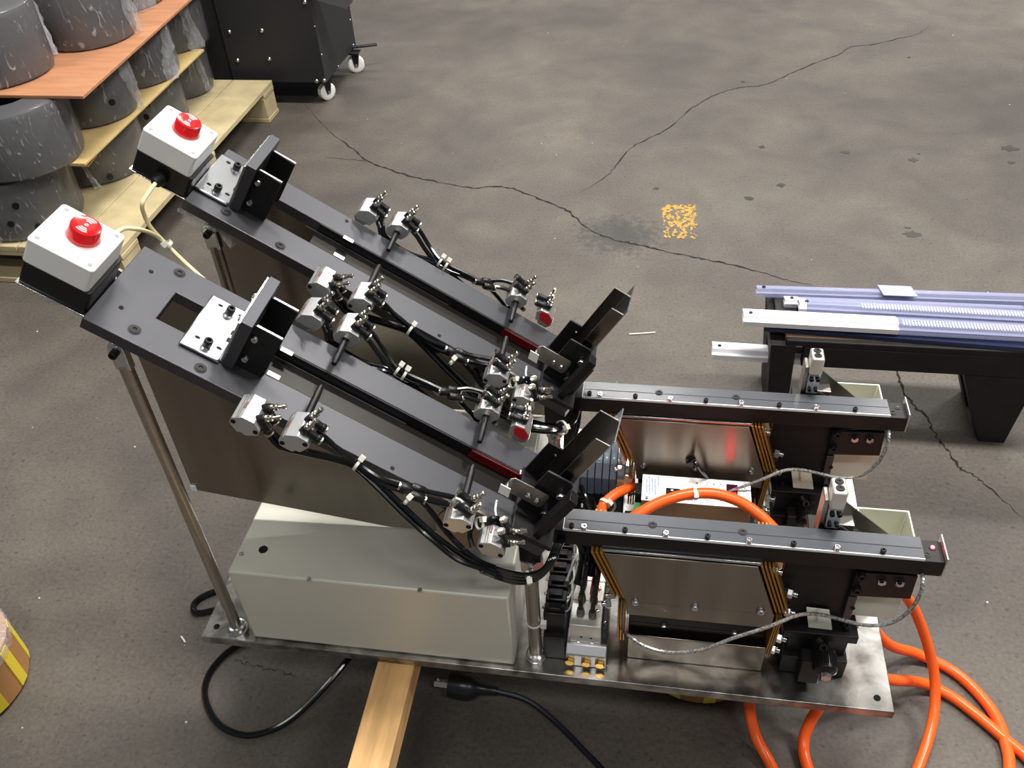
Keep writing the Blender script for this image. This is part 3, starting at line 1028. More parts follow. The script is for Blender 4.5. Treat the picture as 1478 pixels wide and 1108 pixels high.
near = [
    [(452, 619, .018), (470, 632, .016), (492, 652, .010), (515, 667, .004), (548, 689, .002), (583, 700, .003)],
    [(455, 632, .016), (478, 641, .012), (500, 656, .008), (520, 672, .003), (552, 697, -.002), (584, 710, -.002)],
    [(378, 612, .004), (396, 626, -.004), (412, 642, -.008), (440, 650, -.006), (490, 661, -.004), (515, 671, -.002), (548, 698, -.006), (590, 738, -.012), (625, 770, -.016), (665, 800, -.018), (692, 815, -.0175), (714, 824, -.018)],
    [(372, 620, .000), (388, 630, -.008), (405, 645, -.012), (440, 654, -.010), (488, 665, -.008), (512, 675, -.006), (544, 704, -.010), (582, 742, -.016), (618, 774, -.020), (658, 806, -.019), (693, 820, -.0175), (715, 829, -.018)],
    [(607, 707, .004), (628, 712, .008), (648, 716, .014), (662, 720, .018)],
    [(606, 717, .000), (622, 722, .004), (640, 727, .010), (656, 730, .015)],
    [(606, 722, -.002), (622, 738, -.008), (640, 762, -.012), (664, 788, -.014), (690, 809, -.0175), (714, 819, -.018)],
    [(700, 752, .012), (712, 748, .018), (724, 750, .018), (730, 758, .014)],
    [(698, 757, .006), (712, 754, .014), (722, 758, .014), (727, 768, .010)],
    [(698, 757, .004), (686, 757, -.004), (678, 770, -.012), (682, 790, -.016)],
]
for q in near:
    H(q)
far = [
    [(529, 475, .018), (541, 485, .014), (556, 508, .006), (572, 530, .002), (590, 541, .003), (615, 552, .004), (636, 562, .004)],
    [(525, 484, .016), (535, 495, .012), (549, 515, .004), (567, 535, -.002), (588, 548, -.002), (612, 556, .0), (636, 566, .0)],
    [(456, 443, .018), (468, 456, .012), (476, 474, .004), (480, 492, -.004), (505, 512, -.008), (530, 524, -.006), (560, 531, -.002), (580, 540, -.004), (606, 564, -.008), (640, 592, -.014)],
    [(450, 450, .016), (462, 462, .010), (470, 478, .002), (476, 497, -.006), (503, 517, -.010), (528, 529, -.008), (556, 536, -.004), (576, 546, -.008), (602, 570, -.012), (636, 598, -.018)],
    [(660, 562, .004), (678, 561, .010), (697, 566, .016)],
    [(659, 572, .000), (676, 574, .006), (693, 580, .012)],
    [(660, 576, -.004), (672, 588, -.008), (684, 602, -.014), (690, 615, -.020)],
    [(716, 612, .006), (706, 602, .002), (698, 600, -.006), (690, 606, -.014)],
]
for q in far:
    H(q)


def ytee(px, h, dirpx):
    """Y connector: twin black plugs with bright rings"""
    p = att(*px, h)
    d = (att(*dirpx, h) - p).normalized()
    n = NN.cross(d).normalized()
    o = MB()
    o.lathe([(.0042, -.012), (.0048, -.010), (.0048, -.002), (.0040, 0)], p, d, 12)
    for s in (-1, 1):
        o.lathe([(.0036, -.001), (.0046, .001), (.0046, .012), (.0040, .013)], p + n * (.0046 * s), d, 12)
    ob = o.build('y_connector', M_blackp, ta)
    for s in (-1, 1):
        MB().lathe([(.0042, 0), (.0044, .0004), (.0044, .0018), (.003, .002)], p + n * (.0046 * s) + d * .0132, d, 12).build('release_ring', M_nick, ob)
    MB().lathe([(.0044, 0), (.0046, .0004), (.0046, .0020), (.0042, .0022)], p - d * .0142, d, 12).build('release_ring', M_nick, ob)


ytee((594, 708), .001, (607, 713))
ytee((648, 567), .001, (660, 569))


def ctie(px, h, dirpx, r=.0068, parent=None, tail=(0, -1)):
    """white nylon cable tie round a bundle of hoses, with its head"""
    p = att(*px, h)
    d = (att(*dirpx, h) - p).normalized()
    o = MB()
    o.lathe([(r, -.0014), (r + .0009, -.0014), (r + .0009, .0014), (r, .0014), (r, -.0014)], p, d, 18, cap=False)
    n = d.cross(NN).normalized()
    hd = p + (NN * .8 - n * .6 * tail[0]).normalized() * (r + .0022)
    x, y, z = frame(d)
    o.box(-.0026, .0026, -.0026, .0026, -.0026, .0026, MX.Translation(hd) @ orient((0, 0, 0), d))
    o.build('cable_tie', M_offw, parent or ta)


ctie((517, 669), .002, (530, 679))
ctie((575, 533), .001, (586, 541))
ctie((584, 539), .001, (596, 546))
ctie((588, 722), -.004, (602, 736), .004)
ctie((692, 755), .006, (704, 753), .0052)

# -- lower discharge chute
Lb('chute_base', M_black, .4290, .4750, .0, .0845, .0006, .0060, ta)
Lb('chute_block', M_anod, .4600, .4705, .0205, .0850, .0062, .0520, ta, .0005)
bbp = Lb('back_plate', M_black, .4300, .4620, .0805, .0830, .0062, .0545, ta, .0004)
for s, h in ((.444, .044), (.452, .036)):
    put('button_screw', btn_me, bbp, INC @ MX.Translation((s, .0803, h)) @ MX.Rotation(math.pi / 2, 4, 'X') @ scl(.55))
fbp = MB(INC).prism([(.4290, .0062), (.4594, .0062), (.4594, .062), (.4560, .0650), (.4290, .0655)], .0315, .0340, 'y').build('front_plate', M_black, ta, .0004)
Lb('bright_edge', M_anod, .4295, .4560, .0316, .0339, .0657, .0660, fbp, 0)
for s, h in ((.4550, .0470), (.4560, .0170)):
    put('bright_cap_screw', capz_me, fbp, INC @ MX.Translation((s, .0313, h)) @ MX.Rotation(math.pi / 2, 4, 'X') @ scl(1.05))

MB(INC).prism([(.4520, .0062), (.4600, .0062), (.4625, .0700), (.4530, .0720)], .0050, .0190, 'y').build('guide_bar', M_black, ta, .0005)
fw = Lb('chute_wall', M_mirror, .4445, .4598, .0400, .0412, .0100, .1225, ta, .0001)
Lb('bright_edge', M_alu, .4446, .4598, .0400, .0412, .1227, .1231, fw, 0)
bw_ = Lb('chute_wall', M_mirror, .4445, .4598, .0770, .0782, .0100, .1245, ta, .0001)
Lb('bright_edge', M_alu, .4446, .4598, .0770, .0782, .1247, .1251, bw_, 0)
cb = MB(INC).add([(.4600, .0400, .012), (.4600, .0782, .012), (.4600, .0782, .1400), (.4600, .0400, .1300), (.4612, .0400, .012), (.4612, .0782, .012), (.4612, .0782, .1400), (.4612, .0400, .1300)],
                 [(0, 1, 2, 3), (7, 6, 5, 4), (0, 4, 5, 1), (1, 5, 6, 2), (2, 6, 7, 3), (3, 7, 4, 0)]).build('chute_back', M_zinc, ta)
# stainless flag with its bent bright tab
rr_ = [(.4040, .0220), (.4040, .0380), (.4075, .0420), (.4450, .0420), (.4475, .0395), (.4475, .0230), (.4450, .0205)]
fg = MB(INC).prism(rr_, .0270, .0285, 'y').build('stainless_flag', M_steel, ta, .0003)
for s, h in ((.4290, .0300), (.4395, .0290)):
    put('button_screw', btn_me, fg, INC @ MX.Translation((s, .0268, h)) @ MX.Rotation(math.pi / 2, 4, 'X') @ scl(.9))
MB(INC).prism([(.3970, .0342), (.4082, .0340), (.4122, .0222), (.4005, .0225)], .0190, .0202, 'y').build('bright_tab', mat('white_reflector', (236, 234, 228), .3), fg, .0002)
Lb('bent_tab', M_alu, .4040, .4056, .0202, .0285, .0225, .0330, fg, .0003)
MB().tube([att(717, 722, .012), att(715, 735, .012), att(717, 748, .010), att(720, 756, .010)], .0011, 6).build('sensor_wire', mat('white_wire', (226, 226, 226), .4), ta)
put('bright_cap_screw', capz_me, ta, INC @ MX.Translation((.437, -.002, .010)) @ scl(.7))


# ------------------------------------------------------------------ alarm light boxes
def alarm(name_label):
    t = thing('alarm_light_box', tp(-.033, .036, 0), name_label, 'alarm box', 'alarm light boxes')
    s0, s1, t0, t1 = -.0613, -.0041, .0074, .0656

    def rb(sa, sb, ta_, tb, ha, hb, r, nm, mm, bev, par):
        pts = []
        for cx, cy, a0 in ((sb - r, tb - r, 0), (sa + r, tb - r, 90), (sa + r, ta_ + r, 180), (sb - r, ta_ + r, 270)):
            for k in range(5):
                a = math.radians(a0 + 22.5 * k)
                pts.append((cx + r * math.cos(a), cy + r * math.sin(a)))
        return MB(INC).prism(pts, ha, hb).build(nm, mm, par, bev, smooth=50)
    Lb('mounting_plate', M_zinc, s0 - .0010, -.0004, t0 - .0012, t1 + .001, -.0055, -.0042, t, .0003)
    rb(s0 + .0005, -.0006, t0 + .0005, t1 - .0005, -.0040, .0213, .0035, 'black_base', M_blackp, .0006, t)
    rb(s0, s1, t0, t1, .0216, .0481, .0035, 'white_lid', M_white, .0012, t)
    sc_ = MB(INC)
    for s in (s0 + .006, s1 - .006):
        for q in (t0 + .006, t1 - .006):
            so = MB(INC).lathe([(.0022, 0), (.0022, .0002), (.0014, .0003)], (s, q, .0482), (0, 0, 1), 12).build('lid_screw', mat('grey_screw_recess', (150, 150, 150), .5), t)
    cs, ct = -.0300, .0400
    be = MB(INC).lathe([(.0136, 0), (.0138, .0006), (.0138, .0030), (.0131, .0040), (.0127, .0118), (.0122, .0128), (.0100, .0132), (.0060, .0132)], (cs, ct, .0484), (0, 0, 1), 36).build('red_beacon', M_red, t)
    MB(INC).lathe([(.0142, 0), (.0142, .0007)], (cs, ct, .0482), (0, 0, 1), 36).build('beacon_ring', mat('clear_red_ring', (238, 150, 150), .3), be)
    wt = mat('white_print', (244, 190, 196), .4)
    for a0 in (60, 240):                      # moulded sound slots, two fans of ribs round a small dot
        for k in range(3):
            r0 = .0040 + .0022 * k
            n = 9
            pts_o, pts_i = [], []
            for j in range(n):
                a = math.radians(a0 + 62 * j / (n - 1) - 3)
                pts_o.append((cs + math.cos(a) * (r0 + .0013), ct + math.sin(a) * (r0 + .0013)))
                pts_i.append((cs + math.cos(a) * r0, ct + math.sin(a) * r0))
            MB(INC).prism(pts_o + pts_i[::-1], .0615, .0620).build('rib', wt, be, smooth=0)
    MB(INC).lathe([(.0007, 0), (.0007, .0004), (.0017, .0004), (.0017, 0)], (cs, ct, .0616), (0, 0, 1), 16, cap=False).build('centre_ring', wt, be)
    return t


aa = alarm('nearer white and black alarm box with a red beacon, left of the near track')
MB(INC).lathe([(.0065, 0), (.0065, .004), (.0045, .006)], (-.0036, .050, .008), (1, 0, 0), 14).build('cable_gland', M_blackp, aa) if False else None
index()
ab = copy_tree(aa, off=(0, DY, 0))
ab['label'] = 'far white and black alarm box with a red beacon, in front of the wrapped rolls'
g = MB(INC).lathe([(.0070, 0), (.0078, .001), (.0078, .006), (.0056, .007), (.0056, .012), (.0035, .014)], (-.030, .0074 + DY - .0002, .006), (0, -1, 0), 16)
g.build('cable_gland', M_blackp, ab)


# ------------------------------------------------------------------ outlet rails
def rail_px(u, v, z):
    return at(u, v, z)


ra = thing('outlet_rail', (.61, .055, F + .18), 'nearer black outlet rail with a lit red lamp at its right end', 'rail', 'horizontal outlet rails')
RX0, RX1, RY0, RY1, RZ = .4405, .8095, .0416, .0685, .207
MB().box(RX0 - .012, RX1, RY0, RY1, F + .1825, F + .2035).build('rail_body', M_black, ra, .0008)
MB().box(RX0, .7905, RY0 + .0012, RY1 + .001, F + .2037, F + RZ).build('clear_cover', mat('grey_clear_cover', (84, 86, 92), .2, bump=.02, bscale=300), ra, .0004)
MB().box(RX0, .7905, RY0 - .0002, RY0 + .0010, F + .2037, F + RZ).build('bright_cover_edge', mat('polished_acrylic_edge', (246, 248, 250), .4), ra, .0002)
MB().box(RX0 - .0012, RX0 - .0002, RY0, RY1, F + .2037, F + RZ).build('bright_cover_end', mat('polished_acrylic_edge'), ra, .0002)
MB().box(RX0 + .002, .789, RY0 + .0128, RY0 + .0134, F + RZ + .0001, F + RZ + .0003).build('cover_seam', M_black, ra)
MB().box(RX1 + .0002, RX1 + .0016, RY0 - .0008, RY1 + .004, F + .1835, F + .2100).build('end_plate', M_alu, ra, .0003)
for k, u in enumerate((825, 843, 902, 961, 1021, 1081, 1145, 1208, 1274)):
    f = (u - 813.7) / (1336.7 - 813.7)
    v = 765.5 + f * (806.2 - 763.3) - 7.5
    put('black_set_screw' if k % 2 == 0 else 'bright_set_screw', setb_me if k % 2 == 0 else setz_me, ra, orient(at(u, v + 2, RZ) + V((0, 0, .0003)), (0, 0, 1)) @ scl(1.0))
put('recessed_screw', csk_me, ra, orient(at(1338, 800, .2036) + V((0, 0, .0)), (0, 0, 1)) @ scl(.75))
for u, v in ((942, 757.5), (1072, 768)):
    put('recessed_screw', csk_me, ra, orient(at(u, v, RZ) + V((0, 0, .0002)), (0, 0, 1)) @ scl(.8))
# end lamp: a recessed well with a small red emitter
lc = at(1346, 790, .2036)
MB().lathe([(.0036, 0), (.0036, .0004), (.0026, .0004)], lc + V((0, 0, .0001)), (0, 0, 1), 14).build('lamp_bezel', M_black, ra)
# left support nose
MB().box(.4185, RX0 - .0125, RY0 + .002, RY1 - .002, F + .184, F + .2015).build('rail_nose', M_anod, ra, .0006)
# clear braided sensor cable
M_w = mat('clear_braided_sheath')
cb_ = [at(893, 903, .02), aty(905, 915, .015), aty(930, 932, .005), aty(965, 941, .0), aty(1010, 938, .0), aty(1060, 920, .005), aty(1110, 904, .012), aty(1150, 888, .022), aty(1180, 886, .026),
       aty(1215, 894, .024), aty(1250, 902, .02), aty(1285, 899, .02), aty(1312, 882, .022), aty(1328, 858, .026), aty(1332, 838, .034), aty(1330, 820, .05)]
MB().tube(cb_, .0020, 8, 6).build('braided_cable', M_w, ra)

# ------------------------------------------------------------------ vibrating linear feeder under the rail
va = thing('linear_feeder', (.57, .07, F), 'nearer polished steel linear feeder with amber leaf springs', 'feeder', 'linear feeders under the rails')
yf = .037
MB().prism([(.482, F + .178), (.6375, F + .178), (.6625, F + .101), (.506, F + .101)], yf, .092, 'y').build('upper_panel', M_brush, va, .001)
MB().box(.480, .640, yf + .002, .09, F + .1782, F + .1822).build('top_bar', M_zinc, va, .0006)
MB().prism([(.5065, F + .1005), (.663, F + .1005), (.6635, F + .076), (.5085, F + .076)], yf + .001, .090, 'y').build('middle_panel', M_brush, va, .0006)
MB().box(.511, .660, yf + .014, .088, F + .046, F + .0755).build('gap_block', M_black, va)
MB().box(.511, .6615, yf - .004, .094, F + .0005, F + .0455).build('base_block', M_mirror, va, .001)
for i in range(4):
    o = .0052 * i
    MB().prism([(.4725 + o * .9 - .004, F + .181), (.4750 + o * .9 - .004, F + .181), (.5000 + o * .9 - .0035, F + .108), (.4975 + o * .9 - .0035, F + .108)], yf - .0015 + .0, .095, 'y').build('leaf_spring', M_spring, va, .0003) if i < 3 else None
    MB().prism([(.4985 + o * .6, F + .092), (.5002 + o * .6, F + .092), (.5008 + o * .6, F + .030), (.4990 + o * .6, F + .030)], yf - .0015, .095, 'y').build('leaf_spring', M_spring, va, .0003) if i < 3 else None
    MB().prism([(.6390 + o * .75, F + .1815), (.6412 + o * .75, F + .1815), (.6650 + o * .75, F + .108), (.6628 + o * .75, F + .108)], yf - .0015, .095, 'y').build('leaf_spring', M_spring, va, .0003) if i < 4 else None
    MB().prism([(.6655 + o * .45, F + .096), (.6672 + o * .45, F + .096), (.6630 + o * .45, F + .030), (.6613 + o * .45, F + .030)], yf - .0015, .095, 'y').build('leaf_spring', M_spring, va, .0003) if i < 3 else None
for u, v, y in ((917, 868, yf), (1003, 875, yf), (1098, 881, yf), (958, 903, yf + .014), (1060, 913, yf + .014)):
    put('button_screw', btn_me, va, orient(aty(u, v, y - .0002), (0, -1, 0)) @ scl(1.35))
for x, z in ((.652, .166), (.672, .132), (.674, .100), (.672, .052), (.668, .030), (.498, .10), (.494, .084), (.490, .045)):
    put('spring_bolt', hex_me, va, orient((x + (.0005 if x > .6 else -.004), .045, F + z), (1 if x > .6 else -1, -.3, 0)) @ scl(.72))
    put('spring_bolt', capz_me, va, orient((x + (.0060 if x > .6 else -.009), .044, F + z), (1 if x > .6 else -1, -.3, 0)) @ scl(.8))

# ------------------------------------------------------------------ adjusting stage with micrometer knob
sa = thing('adjusting_stage', (.70, .06, F), 'nearer black adjusting stage with knurled knob and pale tie pad', 'stage', 'black adjusting stages')
MB().box(.680, .750, .036, .094, F + .0005, F + .030).build('lower_block', M_black, sa, .0012)
MB().box(.684, .747, .044, .094, F + .0302, F + .0578).build('slide', M_black, sa, .001)
MB().box(.677, .755, .041, .100, F + .058, F + .070).build('top_slide', M_black, sa, .001)
MB().box(.667, .741, .0555, .068, F + .0702, F + .182).build('column', M_black, sa, .0008)
for (u0, v0), (u1, v1), (us, vs_) in (((1131, 854), (1142, 887), (1136.5, 870)), ((1225, 861), (1237, 894), (1230.5, 878))):
    p0, p1 = aty(u0, v0, .0490), aty(u1, v1, .0490)
    tb = MB().box(p0.x, p0.x + .0085, .0490, .0553, p1.z, p0.z).build('slotted_foot', M_anod, sa, .0006)
    MB().lathe([(.0026, 0), (.0026, .0006)], aty(us, vs_, .0490) + V((0, 0, .001)), (0, -1, 0), 12).build('slot', M_dark, tb)
for u, v in ((1148, 897), (1221, 907)):
    put('socket_cap_screw', cap_me, sa, orient(at(u, v, .0702), (0, 0, 1)) @ scl(.9))
pq = [aty(1164, 878, .0515), aty(1197, 882, .0515), at(1201, 909, .0715), at(1167, 905, .0715)]
pd = MB().add([tuple(q) for q in pq] + [tuple(q + V((0, .0013, .0013))) for q in pq],
              [(0, 1, 2, 3), (7, 6, 5, 4), (0, 4, 5, 1), (1, 5, 6, 2), (2, 6, 7, 3), (3, 7, 4, 0)]).build('tie_pad', M_cream, sa, smooth=0)
tq = [aty(1181, 880, .0500), aty(1182, 895, .0475)]
MB().cyl(tq[0], tq[1], .0021, 8).build('tie_loop', M_offw, pd)
ka = V((0, -1, -.10)).normalized()
kc = aty(1190, 957, .020)
kn_ = MB().lathe([(.0095, -.014), (.0124, -.013), (.0128, -.010), (.0128, .006), (.0120, .0095), (.0088, .0115)], kc, ka, 28).build('knurled_knob', M_blackp, sa)
kn_b = MB()
x, y, z = frame(ka)
for k in range(28):
    a = 2 * math.pi * k / 28
    p = kc + (x * math.cos(a) + y * math.sin(a)) * .0129
    kn_b.cyl(p - z * .009, p + z * .006, .0007, 5)
tag(kn_b.build('knurling', M_blackp, kn_), kind='stuff')
put('hex_bolt', hex_me, kn_, orient(kc + z * .0116, ka) @ scl(.78))
MB().cyl(kc - z * .030, kc - z * .0142, .0062, 16).build('spindle', M_black, sa)
MB().box(kc.x - .0235, kc.x - .002, .0170, .0355, F + .012, kc.z + .002).build('knob_bracket', M_black, sa, .001)
pz = aty(1187, 932, .034)
put('socket_cap_screw', cap_me, sa, orient(pz, (0, -.75, .66)) @ scl(1.15))
MB().cyl(pz + V((-.006, .006, .006)), pz + V((-.001, .002, .001)), .0042, 12).build('clamp_screw', M_black, sa)
put('button_screw', btn_me, sa, orient((.7552, .060, F + .064), (1, 0, 0)) @ scl(.9))
put('button_screw', btn_me, sa, orient((.7472, .056, F + .048), (1, -.3, 0)) @ scl(.9))
# side bracket carried by the column, in front of the bin
sb = MB().prism([(.7340, F + .135), (.7925, F + .1385), (.7915, F + .1750), (.7340, F + .1720)], .0455, .0552, 'y').build('side_bracket', M_black, sa, .0004)
for u, v in ((1243, 828), (1236, 848)):
    put('socket_cap_screw', cap_me, sb, orient(aty(u, v, .0453), (0, -1, 0)) @ scl(1.0))
for u, v in ((1272, 836), (1298, 838)):
    put('hex_bolt', hex_me, sb, orient(aty(u, v, .0453), (0, -1, 0)) @ scl(.62))
    put('bright_cap_screw', cap_me, sb, orient(aty(u, v, .0420), (0, -1, 0)) @ scl(.55))

# ------------------------------------------------------------------ release clamp with its chute, and the bin
ca_ = thing('release_clamp', (.71, .085, F + .18), 'nearer pale metal clamp with two black screws and a grey chute', 'clamp', 'pale metal clamps behind the rails')
M_pale = mat('satin_nickel_block', (226, 224, 216), 0.35, 0.6)
MB().box(.6990, .7135, .0685, .0905, F + .236, F + .2605).build('jaw_block', M_pale, ca_, .0022)
MB().box(.6995, .7130, .0700, .0860, F + .2075, F + .2355).build('lower_block', M_zinc, ca_, .0012)
MB().box(.6945, .6989, .0740, .0925, F + .186, F + .244).build('side_plate', M_steel, ca_, .0008)
MB().box(.6985, .7300, .0765, .1000, F + .1830, F + .2070).build('clamp_foot', M_steel, ca_, .001)
MB().box(.690, .742, .062 + .008, .110, F + .176, F + .1828).build('clamp_arm', M_black, ca_, .001)
for yy in (.0845, .0755):
    put('recessed_screw', csk_me, ca_, orient((.7062, yy, F + .2606), (0, 0, 1)) @ scl(.78))
for xx in (.7028, .7098):
    put('socket_cap_screw', cap_me, ca_, orient((xx, .0699, F + .231), (0, -1, 0)) @ scl(.62))
    put('socket_cap_screw', cap_me, ca_, orient((xx, .0699, F + .215), (0, -1, 0)) @ scl(.5))
c0 = [aty(1224, 732, .096), aty(1285, 760, .100), aty(1272, 772, .080), aty(1222, 757, .076)]
tr = MB()
P1 = [V((.7145, .0920, F + .2290)), V((.7720, .0920, F + .1790)), V((.7720, .0905, F + .1600)), V((.7145, .0905, F + .2050))]
tr.add([tuple(q) for q in P1] + [tuple(q + V((0, .0012, 0))) for q in P1], [(0, 1, 2, 3), (7, 6, 5, 4), (0, 4, 5, 1), (1, 5, 6, 2), (2, 6, 7, 3), (3, 7, 4, 0)])
P1 = [V((.7145, .0735, F + .2060)), V((.7720, .0735, F + .1600)), V((.7720, .0905, F + .1590)), V((.7145, .0905, F + .2048))]
tr.add([tuple(q) for q in P1] + [tuple(q + V((0, 0, -.0012))) for q in P1], [(0, 1, 2, 3), (7, 6, 5, 4), (0, 4, 5, 1), (1, 5, 6, 2), (2, 6, 7, 3), (3, 7, 4, 0)])
P1 = [V((.7145, .0728, F + .2110)), V((.7720, .0728, F + .1640)), V((.7720, .0728, F + .1590)), V((.7145, .0728, F + .2050))]
tr.add([tuple(q) for q in P1] + [tuple(q + V((0, -.0010, 0))) for q in P1], [(0, 1, 2, 3), (7, 6, 5, 4), (0, 4, 5, 1), (1, 5, 6, 2), (2, 6, 7, 3), (3, 7, 4, 0)])
tr.build('chute_tray', mat('satin_steel'), ca_, smooth=0)

ba = thing('scrap_bin', (.77, .10, F + .07), 'nearer pale cream plastic bin hung below the clamp chute', 'bin', 'cream plastic bins')


def bin_(x0, x1, y0, y1, z0, z1, par):
    w = .0018
    q = .0035
    o = [(x0, y0, z1), (x1, y0, z1), (x1, y1, z1), (x0, y1, z1), (x0 + q, y0 + q, z0), (x1 - q, y0 + q, z0), (x1 - q, y1 - q, z0), (x0 + q, y1 - q, z0)]
    i = [(x0 + w, y0 + w, z1), (x1 - w, y0 + w, z1), (x1 - w, y1 - w, z1), (x0 + w, y1 - w, z1), (x0 + q + w, y0 + q + w, z0 + w), (x1 - q - w, y0 + q + w, z0 + w), (x1 - q - w, y1 - q - w, z0 + w), (x0 + q + w, y1 - q - w, z0 + w)]
    fs = [(4, 5, 6, 7), (12, 15, 14, 13)]
    for k in range(4):
        j = (k + 1) % 4
        fs += [(k, j, 4 + j, 4 + k), (8 + k, 12 + k, 12 + j, 8 + j), (k, 8 + k, 8 + j, j)]
    return MB().add(o + i, fs).build('bin_shell', M_cream, par, .0008)


bin_(.7435, .7965, .063, .129, F + .0745, F + .1795, ba)
MB().box(.7350, .7432, .075, .090, F + .150, F + .158).build('hanger', M_black, ba, .0005)


def stop_bracket(par, IB):
    def LB(name, m, s0, s1, t0, t1, h0, h1, parent, bevel=.0006):
        return MB(IB).box(s0, s1, t0, t1, h0, h1).build(name, m, parent, bevel)
    sp = LB('slotted_steel_plate', M_zinc, .0772, .1155, .0225, .0978, .0006, .0040, par, .0020)
    for s, t in ((.1000, .0850), (.0990, .0345)):
        put('washer', wash_me, sp, IB @ MX.Translation((s, t, .0042)) @ scl(1.0))
        put('socket_cap_screw', cap_me, sp, IB @ MX.Translation((s, t, .0054)) @ scl(1.0))
        for d in (-1, 1):
            put('slot_end', hole_me, sp, IB @ MX.Translation((s + .0105 * d, t + .0015 + .002 * abs(d), .0041)) @ MX.Diagonal((1.2, .7, 1, 1)))
    for t in (.0530, .0635):
        LB('notch', M_black, .1108, .1160, t - .0028, t + .0028, .0030, .0046, sp, 0)
    fl_ = LB('steel_flange', M_zinc, .1157, .1180, .0265, .0990, .0006, .0555, par, .0004)
    LB('stop_block', M_anod, .1182, .1290, .0245, .0965, .0006, .0600, par, .0006)
    for nm, t in (('fence_plate', .0335), ('fence_plate', .0760)):
        fp = MB(IB).prism([(.1292, -.0005), (.1545, -.0005), (.1560, .004), (.1560, .0545), (.1292, .0560)], t - .0012, t + .0012, 'y').build(nm, M_black, par, .0003)
        LB('bright_edge', M_alu,   .1310, .1558, t - .0012, t + .0012, .0563, .0567, fp, 0)
        if t < .05:
            for h in (.014, .042):
                put('button_screw', btn_me, fp, IB @ MX.Translation((.1345, t - .0014, h)) @ MX.Rotation(math.pi / 2, 4, 'X') @ scl(1.1))
            for s, h in ((.143, .040), (.150, .030)):
                put('hole', hole_me, fp, IB @ MX.Translation((s, t - .0014, h)) @ MX.Rotation(math.pi / 2, 4, 'X') @ scl(.5))
    for t in (.040, .075):
        put('button_screw', btn_me, par, orient(IB @ V((.1155, t + .012, .036)), -UU) @ scl(1.2))


# ------------------------------------------------------------------ far copies
index()
tb_ = copy_tree(ta, off=(0, DY, 0))
stop_bracket(ta, INC)
stop_bracket(tb_, MX.Translation((0, DY, 0)) @ INC @ MX.Translation((-.0785, 0, 0)))
tb_['label'] = 'farther sloping grey feed track, running down past the far alarm box'
rb_ = copy_tree(ra, off=(0, DY, 0))
rb_['label'] = 'farther black outlet rail with an unlit lamp at its right end'
vb = copy_tree(va, off=(0, DY, 0))
vb['label'] = 'farther polished steel linear feeder, behind the white controller'
sb_ = copy_tree(sa, off=(0, DY, 0))
sb_['label'] = 'farther black adjusting stage, below the far rail end'
cb2 = copy_tree(ca_, off=(-.0005, DY, 0))
cb2['label'] = 'farther pale metal clamp, standing before the black bench'
bb = copy_tree(ba, off=(0, DY, 0))
bb['label'] = 'farther cream plastic bin hung under the far rail'
# the lit lamp of the near rail
MB().lathe([(.0017, 0), (.0017, .0010), (.0008, .0016)], lc + V((0, 0, .0003)), (0, 0, 1), 10).build('lit_red_lamp', mat('lit_red_led', (255, 60, 60), .3, emit=(255, 40, 45), estr=60), ra)
MB().lathe([(.0010, 0), (.0010, .0010), (.0004, .0014)], lc + V((0, DY, .0003)), (0, 0, 1), 10).build('unlit_lamp', mat('unlit_led', (200, 120, 110), .3), rb_)
# black lead of the far feeder
q = [aty(997, 663, yf + DY), aty(1004, 668, .225), aty(1012, 679, .225), aty(1023, 691, .232), aty(1030, 700, .236)]
MB().tube(q, .0026, 8).build('coil_lead', M_hose, vb)
MB().lathe([(.0065, 0), (.0065, .003), (.0045, .004), (.0042, .009)], q[0], (0, -1, 0), 16).build('lead_grommet', M_blackp, vb)

# ------------------------------------------------------------------ white controller between the feeders
ct = thing('feeder_controller', (.581, .208, F), 'white faced controller box with red digit display under the orange hose', 'controller')
ZC = .10
MB().box(.5170, .6460, .1862, .2285, F + .0005, F + ZC).build('casing', mat('brown_reflection_casing', (168, 138, 108), .38, .3), ct, .0008)  # bare metal box; the brown reflected in it is put into the colour
MB().box(.5165, .6465, .1858, .2290, F + ZC + .0002, F + ZC + .0012).build('white_face', M_white, ct, .0003)
ZF = ZC + .0013


def fpx(x, y):
    return at(920 + x / 8.21, 670 + y / 8.21, ZF)


def patch(name, pts, m, up=.0003, par=None):
    P = [fpx(*q) for q in pts]
    return MB().prism([(q.x, q.y) for q in P], F + ZF - .0001, F + ZF + up).build(name, m, par or ct, smooth=0)


sw_ = patch('rocker_switch', [(338, 383), (510, 395), (507, 308), (340, 292)], M_blackp, .0025)
patch('switch_mark', [(395, 330), (425, 332), (425, 316), (395, 314)], mat('switch_white', (230, 230, 230), .4), .0028, sw_)
dp = patch('display_window', [(1055, 385), (1190, 395), (1186, 247), (1055, 235)], mat('purple_display_glass', (52, 16, 44), .12), .0006)
M_dig = mat('lit_red_digits', (255, 30, 60), .4, emit=(255, 20, 60), estr=9)


def seg7(cx, cy, w, h, code):
    """one digit; the display reads with its top towards the left of the photograph's face"""
    th = 5
    S = {'a': (cx - w, cy - h, cx + w, cy - h), 'g': (cx - w, cy, cx + w, cy), 'd': (cx - w, cy + h, cx + w, cy + h), 'f': (cx - w, cy - h, cx - w, cy), 'b': (cx + w, cy - h, cx + w, cy),
         'e': (cx - w, cy, cx - w, cy + h), 'c': (cx + w, cy, cx + w, cy + h)}
    for k in code:
        x0, y0, x1, y1 = S[k]
        patch('digit_segment', [(x0 - th, y1 + th), (x1 + th, y1 + th), (x1 + th, y0 - th), (x0 - th, y0 - th)], M_dig, .0009, dp)


